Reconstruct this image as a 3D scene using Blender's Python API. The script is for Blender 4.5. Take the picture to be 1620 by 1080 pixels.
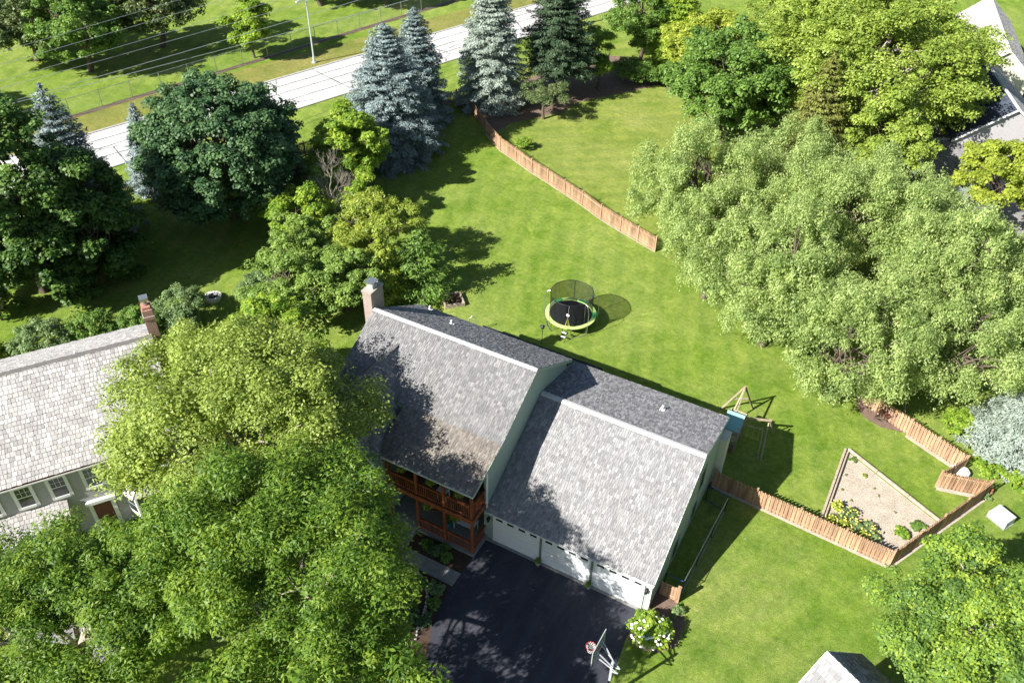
import bpy, math, random
import numpy as np
from mathutils import Matrix, Vector
PI = math.pi
scene = bpy.context.scene
for o in list(bpy.data.objects): bpy.data.objects.remove(o)

# ---------------------------------------------------------------- camera, sky, sun, exposure
YAW, PITCH, ROLL = -0.4865, 0.6992, 0.0213
fw = Vector((math.sin(YAW)*math.cos(PITCH), math.cos(YAW)*math.cos(PITCH), -math.sin(PITCH)))
rt = fw.cross(Vector((0, 0, 1))).normalized(); up = rt.cross(fw)
rr = rt*math.cos(ROLL)+up*math.sin(ROLL); uu = -rt*math.sin(ROLL)+up*math.cos(ROLL)
cd = bpy.data.cameras.new('camera'); cam = bpy.data.objects.new('camera', cd); scene.collection.objects.link(cam)
cam.matrix_world = Matrix(((rr.x, uu.x, -fw.x, 5.2591), (rr.y, uu.y, -fw.y, -25.7337), (rr.z, uu.z, -fw.z, 39.1891), (0, 0, 0, 1)))
cd.sensor_width = 36; cd.lens = 1365.13*36/1620; cd.clip_start = .5; cd.clip_end = 3000
scene.camera = cam
SUN_AZ, SUN_EL = math.radians(61), math.radians(36.6)          # direction the shadows run, height of the sun
w = bpy.data.worlds.new('World'); scene.world = w; w.use_nodes = True
nt = w.node_tree; bg = nt.nodes['Background']; sky = nt.nodes.new('ShaderNodeTexSky')
sky.sky_type = 'NISHITA'; sky.sun_disc = False; sky.sun_elevation = SUN_EL
sky.sun_rotation = math.atan2(-math.cos(SUN_AZ), -math.sin(SUN_AZ)); sky.air_density = 1.0; sky.dust_density = .6
nt.links.new(sky.outputs[0], bg.inputs[0]); bg.inputs[1].default_value = .05
sd = bpy.data.lights.new('sun', 'SUN'); sd.energy = 4.8; sd.angle = math.radians(.53); sd.color = (1, .965, .905)
sun = bpy.data.objects.new('sun', sd); scene.collection.objects.link(sun)
L = Vector((math.cos(SUN_AZ)*math.cos(SUN_EL), math.sin(SUN_AZ)*math.cos(SUN_EL), -math.sin(SUN_EL)))
sun.rotation_euler = L.to_track_quat('-Z', 'Y').to_euler(); sun.location = (-30, -40, 60)
scene.view_settings.view_transform = 'Standard'; scene.view_settings.look = 'None'
scene.view_settings.exposure = 1.2; scene.view_settings.gamma = 1
scene.cycles.max_bounces = 6; scene.cycles.diffuse_bounces = 2; scene.cycles.transparent_max_bounces = 8

# ---------------------------------------------------------------- object helpers
COL = scene.collection
def tag(o, label=None, cat=None, group=None, kind=None):
    if label: o['label'] = label
    if cat: o['category'] = cat
    if group: o['group'] = group
    if kind: o['kind'] = kind
    return o
def thing(name, label, cat, loc=(0, 0, 0), rz=0, group=None):
    o = bpy.data.objects.new(name, None); COL.objects.link(o); o.location = loc; o.rotation_euler = (0, 0, rz)
    o.empty_display_size = .3
    return tag(o, label, cat, group)
def copy_tree(o, parent=None):
    c = o.copy(); COL.objects.link(c)
    if parent: c.parent = parent
    for ch in [k for k in bpy.data.objects if k.parent == o]: copy_tree(ch, c)
    return c
class MB:
    def __init__(s): s.v = []; s.f = []
    def poly(s, pts):
        n = len(s.v); s.v += [tuple(p) for p in pts]; s.f.append(tuple(range(n, n+len(pts))))
    def hexa(s, p):      # 8 points: bottom 4 ccw, top 4 ccw
        n = len(s.v); s.v += [tuple(q) for q in p]
        for f in ((3, 2, 1, 0), (4, 5, 6, 7), (0, 1, 5, 4), (1, 2, 6, 5), (2, 3, 7, 6), (3, 0, 4, 7)): s.f.append(tuple(n+i for i in f))
    def box(s, x0, x1, y0, y1, z0, z1):
        s.hexa([(x0, y0, z0), (x1, y0, z0), (x1, y1, z0), (x0, y1, z0), (x0, y0, z1), (x1, y0, z1), (x1, y1, z1), (x0, y1, z1)])
        return s
    def bar(s, a, b, wd, ht, upv=(0, 0, 1)):     # rectangular bar from a to b
        a = Vector(a); b = Vector(b); d = (b-a).normalized(); u = Vector(upv)
        if abs(d.dot(u)) > .98: u = Vector((1, 0, 0))
        sx = d.cross(u).normalized(); sz = sx.cross(d)
        q = []
        for P in (a, b):
            for i, j in ((-1, -1), (1, -1), (1, 1), (-1, 1)): q.append(P+sx*wd/2*i+sz*ht/2*j)
        n = len(s.v); s.v += [tuple(x) for x in q]
        for f in ((0, 1, 2, 3), (7, 6, 5, 4), (0, 4, 5, 1), (1, 5, 6, 2), (2, 6, 7, 3), (3, 7, 4, 0)): s.f.append(tuple(n+i for i in f))
        return s
    def tube(s, pts, r, seg=6, cap=True):
        pts = [Vector(p) for p in pts]; rs = r if hasattr(r, '__len__') else [r]*len(pts)
        n0 = len(s.v); prev = None
        for i, p in enumerate(pts):
            d = (pts[min(i+1, len(pts)-1)]-pts[max(i-1, 0)]).normalized()
            if prev is None:
                a = d.cross(Vector((0, 0, 1)));
                if a.length < .05: a = d.cross(Vector((1, 0, 0)))
            else: a = prev-d*prev.dot(d)
            a.normalize(); prev = a; b = d.cross(a)
            for k in range(seg):
                t = 2*PI*k/seg; s.v.append(tuple(p+(a*math.cos(t)+b*math.sin(t))*rs[i]))
        for i in range(len(pts)-1):
            for k in range(seg):
                q = n0+i*seg; s.f.append((q+k, q+(k+1) % seg, q+seg+(k+1) % seg, q+seg+k))
        if cap:
            s.f.append(tuple(n0+k for k in range(seg))[::-1]); q = n0+(len(pts)-1)*seg; s.f.append(tuple(q+k for k in range(seg)))
        return s
    def lathe(s, prof, c=(0, 0, 0), seg=20, cap=True):
        n0 = len(s.v)
        for r, z in prof:
            for k in range(seg):
                t = 2*PI*k/seg; s.v.append((c[0]+r*math.cos(t), c[1]+r*math.sin(t), c[2]+z))
        for i in range(len(prof)-1):
            for k in range(seg):
                q = n0+i*seg; s.f.append((q+k, q+(k+1) % seg, q+seg+(k+1) % seg, q+seg+k))
        if cap:
            s.f.append(tuple(n0+k for k in range(seg))[::-1]); q = n0+(len(prof)-1)*seg; s.f.append(tuple(q+k for k in range(seg)))
        return s
    def prism_x(s, prof, x0, x1):    # profile in (y,z), ccw seen from +x
        n = len(s.v); k = len(prof)
        for x in (x0, x1): s.v += [(x, y, z) for y, z in prof]
        s.f.append(tuple(range(n, n+k))[::-1]); s.f.append(tuple(range(n+k, n+2*k)))
        for i in range(k): j = (i+1) % k; s.f.append((n+i, n+j, n+k+j, n+k+i))
        return s
    def prism_z(s, poly, z0, z1):
        n = len(s.v); k = len(poly)
        for z in (z0, z1): s.v += [(x, y, z) for x, y in poly]
        s.f.append(tuple(range(n, n+k))[::-1]); s.f.append(tuple(range(n+k, n+2*k)))
        for i in range(k): j = (i+1) % k; s.f.append((n+i, n+j, n+k+j, n+k+i))
        return s
    def build(s, name, mat, parent=None, bevel=0, smooth=False):
        me = bpy.data.meshes.new(name); me.from_pydata(s.v, [], s.f); me.materials.append(mat)
        if smooth: me.polygons.foreach_set('use_smooth', [True]*len(me.polygons))
        me.update(); o = bpy.data.objects.new(name, me); COL.objects.link(o)
        if parent: o.parent = parent
        if bevel:
            b = o.modifiers.new('bevel', 'BEVEL'); b.width = bevel; b.segments = 1; b.limit_method = 'ANGLE'
        return o

# ---------------------------------------------------------------- materials
class N:
    def __init__(s, name, rough=.8, spec=.3):
        s.m = bpy.data.materials.new(name); s.m.use_nodes = True; s.t = s.m.node_tree; s.n = s.t.nodes
        s.b = s.n['Principled BSDF']; s.b.inputs['Roughness'].default_value = rough
        s.b.inputs['Specular IOR Level'].default_value = spec; s.pos = None
    def node(s, kind, **kw):
        x = s.n.new(kind)
        for k, v in kw.items():
            if hasattr(x, k): setattr(x, k, v)
            else: x.inputs[k.replace('_', ' ')].default_value = v
        return x
    def link(s, a, b): s.t.links.new(a, b)
    def P(s):
        if s.pos is None: s.pos = s.node('ShaderNodeNewGeometry').outputs['Position']
        return s.pos
    def obj(s): return s.node('ShaderNodeTexCoord').outputs['Object']
    def noise(s, scale, detail=4, rough=.55, vec=None, dist=0):
        x = s.node('ShaderNodeTexNoise', Scale=scale, Detail=detail, Roughness=rough, Distortion=dist)
        s.link(vec if vec is not None else s.P(), x.inputs['Vector']); return x.outputs['Fac']
    def scalev(s, v, sc, rot=(0, 0, 0)):
        x = s.node('ShaderNodeMapping'); x.inputs['Scale'].default_value = sc; x.inputs['Rotation'].default_value = rot
        s.link(v, x.inputs['Vector']); return x.outputs[0]
    def ramp(s, fac, stops):
        x = s.node('ShaderNodeValToRGB'); r = x.color_ramp
        while len(r.elements) < len(stops): r.elements.new(.5)
        for e, (p, c) in zip(r.elements, stops):
            e.position = p; e.color = (c, c, c, 1) if not hasattr(c, '__len__') else (*c, 1)
        s.link(fac, x.inputs[0]); return x.outputs[0]
    def mix(s, fac, a, b, mode='MIX'):
        x = s.node('ShaderNodeMix', data_type='RGBA', blend_type=mode)
        for v, i in ((fac, 0), (a, 6), (b, 7)):
            if hasattr(v, 'node'): s.link(v, x.inputs[i])
            elif i == 0: x.inputs[0].default_value = v
            else: x.inputs[i].default_value = (*v, 1)
        return x.outputs[2]
    def math(s, op, a, b=0.0, c=None):
        x = s.node('ShaderNodeMath', operation=op)
        for i, v in enumerate((a, b) if c is None else (a, b, c)):
            if hasattr(v, 'node'): s.link(v, x.inputs[i])
            else: x.inputs[i].default_value = v
        return x.outputs[0]
    def color(s, c):
        if hasattr(c, 'node'): s.link(c, s.b.inputs['Base Color'])
        else: s.b.inputs['Base Color'].default_value = (*c, 1)
        return s
    def bump(s, h, strength=.5, dist=.02):
        x = s.node('ShaderNodeBump', Strength=strength, Distance=dist); s.link(h, x.inputs['Height']); s.link(x.outputs[0], s.b.inputs['Normal']); return s

def plain(name, c, rough=.6, var=.12, metal=0, spec=.4, sc=6):
    n = N(name, rough, spec); f = n.noise(sc, 5, vec=n.obj()); lo = tuple(x*(1-var) for x in c); hi = tuple(min(1, x*(1+var)) for x in c)
    n.color(n.ramp(f, [(.3, lo), (.7, hi)])); n.b.inputs['Metallic'].default_value = metal; return n.m
def wood(name, c, var=.3, rough=.75, island=True):
    n = N(name, rough, .25); ob = n.obj(); g = n.noise(5, 4, vec=n.scalev(ob, (1, 1, .15)))
    f = n.ramp(g, [(.3, tuple(x*(1-var) for x in c)), (.7, tuple(x*(1+var) for x in c))])
    if island:
        r = n.node('ShaderNodeNewGeometry').outputs['Random Per Island']
        f = n.mix(1, f, n.ramp(r, [(0, (.68, .69, .70)), (.6, (1, 1, 1)), (1, (1.2, 1.16, 1.1))]), 'MULTIPLY')
    n.color(f); return n.m
def shake_mat(name, lo, mid, hi, tint):
    n = N(name, .85, .2); r = n.node('ShaderNodeNewGeometry').outputs['Random Per Island']
    c = n.ramp(r, [(0, lo), (.35, mid), (.8, hi), (1, tuple(min(1, x*1.18) for x in hi))])
    st = n.ramp(n.noise(.45, 5, .6), [(.38, tint), (.62, (1, 1, 1))]); c = n.mix(.6, c, st, 'MULTIPLY')
    g = n.noise(22, 3); c = n.mix(.7, c, n.ramp(g, [(.3, (.82, .82, .82)), (.7, (1.12, 1.12, 1.12))]), 'MULTIPLY')
    n.color(c); n.bump(g, .5, .01); return n.m
M = {}
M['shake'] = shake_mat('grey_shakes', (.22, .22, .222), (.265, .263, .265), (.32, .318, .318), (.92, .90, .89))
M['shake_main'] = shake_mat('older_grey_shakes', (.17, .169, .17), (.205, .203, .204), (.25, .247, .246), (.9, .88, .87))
M['shake_shaded'] = shake_mat('shade_toned_shakes', (.13, .13, .135), (.185, .185, .19), (.26, .26, .265), (.9, .88, .88))  # slopes turned from the sun: their shade is put into the shingle colour
M['shake_brown'] = shake_mat('brown_shakes', (.175, .155, .135), (.215, .192, .168), (.26, .235, .205), (.80, .76, .74))
M['shake_pale'] = shake_mat('pale_shakes', (.34, .325, .31), (.42, .405, .385), (.52, .50, .475), (.86, .84, .84))
M['shake_tree_shade'] = shake_mat('tree_shaded_shingles', (.045, .055, .08), (.06, .07, .10), (.075, .09, .12), (.9, .9, .9))  # dark blue carries the tree shade painted onto one slope
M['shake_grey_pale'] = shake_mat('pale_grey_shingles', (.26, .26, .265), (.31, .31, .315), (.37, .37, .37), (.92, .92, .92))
M['slab'] = plain('roof_deck', (.16, .15, .14), .9)
M['ridge'] = plain('ridge_cap', (.50, .49, .48), .8, .1, sc=14)
M['sage'] = plain('sage_siding', (.30, .37, .31), .7, .05)
M['sage_dark'] = plain('dark_sage_trim', (.15, .19, .16), .7, .06)
M['cream'] = plain('cream_paint', (.62, .60, .48), .7, .05)
M['white'] = plain('white_paint', (.80, .80, .79), .5, .04)
M['door'] = plain('white_door', (.76, .78, .80), .45, .04)
M['greysiding'] = plain('grey_siding', (.42, .405, .41), .7, .06)
M['redwood'] = wood('redwood_stain', (.26, .075, .03), .35)
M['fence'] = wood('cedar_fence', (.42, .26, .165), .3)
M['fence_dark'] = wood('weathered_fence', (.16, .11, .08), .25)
M['timber'] = wood('weathered_timber', (.36, .30, .24), .25)
M['playwood'] = wood('play_timber', (.36, .30, .20), .25)
M['black'] = plain('black_metal', (.012, .012, .014), .4, .1)
M['dark'] = plain('dark_plastic', (.02, .022, .03), .5, .15)
M['galv'] = plain('galvanised_steel', (.45, .47, .48), .35, .08, metal=.8)
M['alu'] = plain('pale_metal', (.55, .58, .6), .35, .05, metal=.3)
M['teal'] = plain('teal_canvas', (.20, .44, .42), .7, .06)
M['turq'] = plain('turquoise_glaze', (.01, .30, .33), .3, .05)
M['lime'] = plain('lime_vinyl', (.50, .72, .22), .5, .06)
M['green_vinyl'] = plain('green_vinyl', (.08, .38, .12), .5, .06)
M['red'] = plain('red_paint', (.5, .05, .045), .4, .08)
M['blue'] = plain('blue_plastic', (.02, .05, .18), .45, .1)
M['terra'] = plain('terracotta', (.30, .13, .07), .8, .15)
M['stone'] = plain('pale_stone', (.42, .39, .35), .85, .25, sc=9)
M['rock'] = plain('white_rock', (.62, .60, .56), .85, .15, sc=9)
M['ash'] = plain('ash', (.07, .06, .055), .95, .5, sc=14)
M['bark'] = plain('bark', (.12, .09, .07), .9, .35, sc=9)
M['pale_bark'] = plain('pale_bark', (.33, .29, .24), .9, .3, sc=9)
M['rust'] = plain('rusty_gutter', (.16, .06, .045), .7, .2)
M['flower'] = plain('white_petals', (.80, .82, .70), .6, .06)
M['yellow'] = plain('yellow_petals', (.62, .55, .12), .6, .1)
def glass():
    n = N('window_glass', .06, .8); n.color(n.ramp(n.noise(1.6, 3), [(.35, (.012, .016, .018)), (.7, (.05, .065, .06))])); return n.m
M['glass'] = glass()
def curtain():
    n = N('curtain_glass', .1, .7); n.color((.09, .14, .145)); return n.m
M['curtain'] = curtain()
def brick():
    n = N('brick', .85, .2); b = n.node('ShaderNodeTexBrick', Scale=1.0)
    for k, v in (('Brick Width', .22), ('Row Height', .075), ('Mortar Size', .012)): b.inputs[k].default_value = v
    b.inputs['Color1'].default_value = (.30, .11, .075, 1); b.inputs['Color2'].default_value = (.40, .18, .12, 1); b.inputs['Mortar'].default_value = (.42, .38, .34, 1)
    p = n.node('ShaderNodeSeparateXYZ'); n.link(n.obj(), p.inputs[0]); c = n.node('ShaderNodeCombineXYZ')
    n.link(n.math('ADD', p.outputs[0], p.outputs[1]), c.inputs[0]); n.link(p.outputs[2], c.inputs[1]); n.link(c.outputs[0], b.inputs['Vector'])
    n.color(b.outputs[0]); n.bump(b.outputs[1], -.6, .02); return n
M['brick'] = brick().m
def brick2():
    n = brick(); n.m.name = 'pale_brick'
    for x in n.n:
        if x.type == 'TEX_BRICK': x.inputs['Color1'].default_value = (.25, .18, .145, 1); x.inputs['Color2'].default_value = (.33, .25, .21, 1); x.inputs['Mortar'].default_value = (.40, .36, .32, 1)
    return n.m
M['brick_pale'] = brick2()
def net():
    n = N('safety_net', .8, .2); n.color((.015, .017, .017)); tr = n.node('ShaderNodeBsdfTransparent'); mx = n.node('ShaderNodeMixShader')
    mx.inputs[0].default_value = .6; n.link(tr.outputs[0], mx.inputs[1]); n.link(n.b.outputs[0], mx.inputs[2])
    n.link(mx.outputs[0], n.n['Material Output'].inputs['Surface']); return n.m
M['net'] = net()
def lawn(name, a, b, dry, dryness, stripe_dir=None, seed=0):
    n = N(name, .95, .12); P = n.scalev(n.P(), (1, 1, 1)); n.n[-1].inputs['Location'].default_value = (seed*13.7, seed*7.1, 0)
    big = n.noise(.11, 4, .6, P); med = n.noise(.6, 5, .65, P, .6); fine = n.noise(3.2, 7, .78, P); blade = n.noise(17, 5, .8, P)
    c = n.mix(n.ramp(med, [(.38, 0), (.6, 1)]), a, b)
    d = n.math('ADD', n.math('MULTIPLY', big, .6), n.math('MULTIPLY', n.noise(1.7, 6, .75, P), .45))
    c = n.mix(n.ramp(d, [(.50-dryness*.12, 0), (.72-dryness*.12, .85)]), c, dry)
    if stripe_dir is not None:
        wv = n.node('ShaderNodeTexWave', Scale=.19, Distortion=.5, Detail=1); n.link(n.scalev(n.P(), (1, 1, 1), (0, 0, -stripe_dir)), wv.inputs['Vector'])
        c = n.mix(.45, c, n.ramp(wv.outputs[1], [(.3, (.86, .9, .86)), (.7, (1.1, 1.06, 1.0))]), 'MULTIPLY')
    wx = n.noise(.28, 6, .7, P, 1.2); c = n.mix(1, c, n.ramp(wx, [(.36, (.80, .86, .8)), (.62, (1.12, 1.08, 1.1))]), 'MULTIPLY')
    c = n.mix(1, c, n.ramp(fine, [(.3, (.66, .70, .62)), (.7, (1.28, 1.25, 1.3))]), 'MULTIPLY')
    c = n.mix(1, c, n.ramp(blade, [(.32, (.55, .6, .5)), (.68, (1.4, 1.35, 1.45))]), 'MULTIPLY')
    vo = n.node('ShaderNodeTexVoronoi', Scale=.9); n.link(n.P(), vo.inputs['Vector']); c = n.mix(n.math('MULTIPLY', n.math('LESS_THAN', vo.outputs['Distance'], .05), .7), c, (.42, .40, .26))
    n.color(c); n.bump(n.math('ADD', blade, n.math('MULTIPLY', fine, .8)), .9, .08); return n.m
M['lawn'] = lawn('lawn_grass', (.14, .235, .024), (.21, .30, .046), (.31, .36, .10), .3, math.radians(20))
M['lawn_side'] = lawn('side_lawn', (.14, .235, .026), (.20, .30, .045), (.30, .34, .10), .4, math.radians(-28), 3)
M['lawn_far'] = lawn('far_lawn', (.17, .245, .032), (.235, .30, .054), (.33, .35, .11), .5, math.radians(-55), 5)
M['verge'] = lawn('verge_grass', (.17, .21, .035), (.21, .24, .05), (.30, .27, .09), .9, None, 7)
def soil(name, lo, hi, sc=3):
    n = N(name, .95, .1); f = n.noise(sc, 8, .75); g = n.noise(sc*9, 4, .7)
    c = n.ramp(f, [(.3, lo), (.7, hi)]); n.color(n.mix(1, c, n.ramp(g, [(.3, (.7, .7, .7)), (.7, (1.25, 1.25, 1.25))]), 'MULTIPLY')); n.bump(g, .9, .06); return n.m
M['soil'] = soil('garden_soil', (.38, .32, .25), (.58, .50, .41), 1.3)
M['mulch'] = soil('bark_mulch', (.055, .035, .025), (.13, .085, .06), 4)
M['mulch_pale'] = soil('dry_mulch', (.15, .105, .08), (.28, .20, .16), 3)
def asphalt():
    n = N('sealed_asphalt', .8, .3); f = n.noise(.5, 6, .65); st = n.noise(.9, 5, .6, n.scalev(n.P(), (1.6, .18, 1))); g = n.noise(30, 3, .8)
    c = n.ramp(f, [(.3, (.032, .034, .047)), (.7, (.050, .052, .066))]); c = n.mix(1, c, n.ramp(st, [(.35, (.85, .85, .86)), (.68, (1.35, 1.33, 1.28))]), 'MULTIPLY'); c = n.mix(1, c, n.ramp(g, [(.3, (.7, .7, .7)), (.7, (1.35, 1.35, 1.35))]), 'MULTIPLY')
    vx = n.node('ShaderNodeTexVoronoi', feature='DISTANCE_TO_EDGE', Scale=.16); n.link(n.scalev(n.P(), (1, 1, 1)), vx.inputs['Vector']); cr = n.math('LESS_THAN', n.math('ADD', vx.outputs[0], n.math('MULTIPLY', n.noise(1.5, 5, .7), .03)), .0145)
    n.color(n.mix(n.math('MULTIPLY', cr, .6), c, (.012, .012, .014))); n.bump(g, .6, .02); return n.m
M['asphalt'] = asphalt()
M['path'] = soil('concrete_path', (.26, .25, .24), (.34, .33, .31), 2)
M['kerb'] = soil('concrete_kerb', (.42, .41, .39), (.55, .54, .51), 2)
def road():
    n = N('concrete_road', .85, .25); P = n.obj(); f = n.noise(.5, 6, .6, P); c = n.ramp(f, [(.3, (.50, .485, .46)), (.7, (.60, .585, .56))])
    s = n.node('ShaderNodeSeparateXYZ'); n.link(P, s.inputs[0]); X, Y = s.outputs[0], s.outputs[1]
    wob = n.math('MULTIPLY', n.math('SUBTRACT', n.noise(.8, 3, .5, P), .5), .25)
    Yw = n.math('ADD', Y, wob); jl = None
    for y0 in (2.3, 4.2, 5.9):
        d = n.math('LESS_THAN', n.math('ABSOLUTE', n.math('SUBTRACT', Yw, y0)), .075); jl = d if jl is None else n.math('MAXIMUM', jl, d)
    jl = n.math('MULTIPLY', jl, n.ramp(n.noise(.35, 3, .5, P), [(.30, .4), (.42, 1)]))
    vx = n.node('ShaderNodeTexVoronoi', feature='DISTANCE_TO_EDGE', Scale=.12); n.link(n.scalev(P, (1, 1.6, 1)), vx.inputs['Vector'])
    vx2 = n.noise(.7, 5, .6, P, 1.5)
    cr = n.math('LESS_THAN', n.math('ADD', vx.outputs[0], n.math('MULTIPLY', vx2, .035)), .024)
    tj = n.math('LESS_THAN', n.math('ABSOLUTE', n.math('SUBTRACT', n.math('FRACT', n.math('MULTIPLY', X, .062)), .5)), .0012)
    k = n.math('MAXIMUM', n.math('MAXIMUM', jl, cr), tj)
    n.color(n.mix(n.math('MULTIPLY', k, .92), c, (.07, .068, .065))); return n.m
M['road'] = road()
def leaf(name, lo, mid, hi, trans=.38, rough=.5, vein=.0, spec=.35, k=1.55):
    lo, mid, hi = [tuple(x*k for x in c) for c in (lo, mid, hi)]
    n = N(name, rough, spec); a = n.node('ShaderNodeAttribute', attribute_name='tone')
    c = n.ramp(a.outputs['Fac'], [(.1, lo), (.5, mid), (.9, hi)]); n.color(c)
    tr = n.node('ShaderNodeBsdfTranslucent'); n.link(n.mix(1, c, (1.5, 1.45, .6), 'MULTIPLY'), tr.inputs[0])
    mx = n.node('ShaderNodeMixShader'); mx.inputs[0].default_value = trans
    n.link(n.b.outputs[0], mx.inputs[1]); n.link(tr.outputs[0], mx.inputs[2]); n.link(mx.outputs[0], n.n['Material Output'].inputs['Surface']); return n.m
M['l_locust'] = leaf('locust_leaves', (.05, .105, .012), (.095, .17, .018), (.18, .25, .028), k=1.35)
M['l_ash'] = leaf('ash_leaves', (.11, .155, .03), (.18, .235, .046), (.27, .325, .075))
M['l_dark'] = leaf('dark_maple_leaves', (.022, .055, .022), (.05, .10, .038), (.09, .155, .058), .25)
M['l_dark2'] = leaf('left_maple_leaves', (.022, .055, .010), (.05, .10, .018), (.10, .165, .03), .25)
M['l_fresh'] = leaf('fresh_leaves', (.08, .135, .028), (.135, .205, .04), (.20, .275, .06), .32)
M['l_corner'] = leaf('corner_maple_leaves', (.07, .13, .035), (.13, .215, .035), (.25, .33, .04), .35, k=1.4)
M['l_mid'] = leaf('oak_leaves', (.05, .10, .018), (.09, .16, .028), (.145, .225, .045), .32)
M['l_maple'] = leaf('silver_maple_leaves', (.11, .16, .025), (.18, .24, .04), (.28, .34, .07))
M['l_willow'] = leaf('willow_leaves', (.10, .15, .045), (.19, .25, .08), (.30, .36, .14), .40, k=1.65)
M['l_bright'] = leaf('bright_leaves', (.09, .165, .018), (.155, .235, .026), (.25, .32, .04), .38)
M['l_yellow'] = leaf('golden_leaves', (.13, .17, .02), (.205, .25, .032), (.29, .33, .05), .38)
M['l_pine'] = leaf('pine_needles', (.10, .145, .02), (.18, .23, .032), (.27, .31, .05), .32)
M['l_spruce'] = leaf('blue_spruce_needles', (.065, .09, .09), (.115, .15, .15), (.20, .255, .25), .08)
M['l_spruce_pale'] = leaf('pale_spruce_needles', (.10, .13, .105), (.17, .21, .175), (.26, .30, .26), .08)
M['l_dkspruce'] = leaf('dark_spruce_needles', (.014, .03, .014), (.028, .052, .024), (.055, .085, .04), .08)
M['l_olive'] = leaf('olive_leaves', (.05, .08, .03), (.08, .115, .04), (.13, .16, .06), .25)
M['l_cedar'] = leaf('cedar_foliage', (.08, .085, .02), (.12, .13, .03), (.17, .19, .04), .2)
M['l_grey'] = leaf('grey_green_leaves', (.075, .12, .045), (.115, .17, .065), (.17, .23, .095), .28)

# ---------------------------------------------------------------- foliage
def quads(name, pos, nrm, tan, ln, wd, tone, mat, parent):
    n = len(pos); nrm = nrm/np.linalg.norm(nrm, axis=1)[:, None]
    tan = tan-nrm*np.sum(tan*nrm, 1)[:, None]; tan /= np.linalg.norm(tan, axis=1)[:, None]+1e-9
    bi = np.cross(nrm, tan); ln = ln[:, None]; wd = wd[:, None]
    V = np.stack([pos-tan*ln/2, pos+bi*wd/2-tan*ln*.08, pos+tan*ln/2, pos-bi*wd/2-tan*ln*.08], 1).reshape(-1, 3).astype(np.float32)
    me = bpy.data.meshes.new(name); me.vertices.add(4*n); me.vertices.foreach_set('co', V.ravel())
    me.loops.add(4*n); me.loops.foreach_set('vertex_index', np.arange(4*n, dtype=np.int32))
    me.polygons.add(n); me.polygons.foreach_set('loop_start', np.arange(0, 4*n, 4, dtype=np.int32))
    try: me.polygons.foreach_set('loop_total', np.full(n, 4, dtype=np.int32))
    except Exception: pass
    a = me.attributes.new('tone', 'FLOAT', 'FACE'); a.data.foreach_set('value', np.clip(tone, 0, 1).astype(np.float32))
    me.materials.append(mat); me.update(); o = bpy.data.objects.new(name, me); COL.objects.link(o)
    if parent: o.parent = parent
    return o
def unit(r, n):
    d = r.normal(size=(n, 3)); return d/np.linalg.norm(d, axis=1)[:, None]
def clump_leaves(r, C, R, per, size, wide, mode='broad'):
    k = len(C); idx = np.repeat(np.arange(k), per); n = len(idx); d = unit(r, n)
    d[:, 2] = np.where(d[:, 2] < -.35, -d[:, 2], d[:, 2]); rad = r.uniform(.45, 1.05, n)**.8
    pos = C[idx]+R[idx]*d*rad[:, None]
    nr = d*.75+r.normal(size=(n, 3))*.45+np.array([0, 0, .8]); tn = r.normal(size=(n, 3))
    if mode == 'droop': tn = r.normal(size=(n, 3))*.5+np.array([0, 0, -1]); nr = d+r.normal(size=(n, 3))*.5+np.array([0, 0, .3])
    if mode == 'frond': tn = d*1.2+r.normal(size=(n, 3))*.6
    ln = size*r.uniform(.65, 1.35, n); wd = ln*wide*r.uniform(.8, 1.2, n)
    cl = r.normal(size=k)*.17; tone = .5+cl[idx]+r.normal(size=n)*.2
    return pos, nr, tn, ln, wd, tone
def limb(mb, r, a, b, r0, r1, sag=.12, seg=6, n=5):
    a = np.array(a, float); b = np.array(b, float); L_ = np.linalg.norm(b-a); off = r.normal(size=3)*L_*.07
    pts = []
    for i in range(n+1):
        t = i/n; p = a+(b-a)*t+off*math.sin(t*PI)+np.array([0, 0, -sag*L_*math.sin(t*PI)]); pts.append(tuple(p))
    mb.tube(pts, [r0+(r1-r0)*i/n for i in range(n+1)], seg, False); return pts
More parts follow.
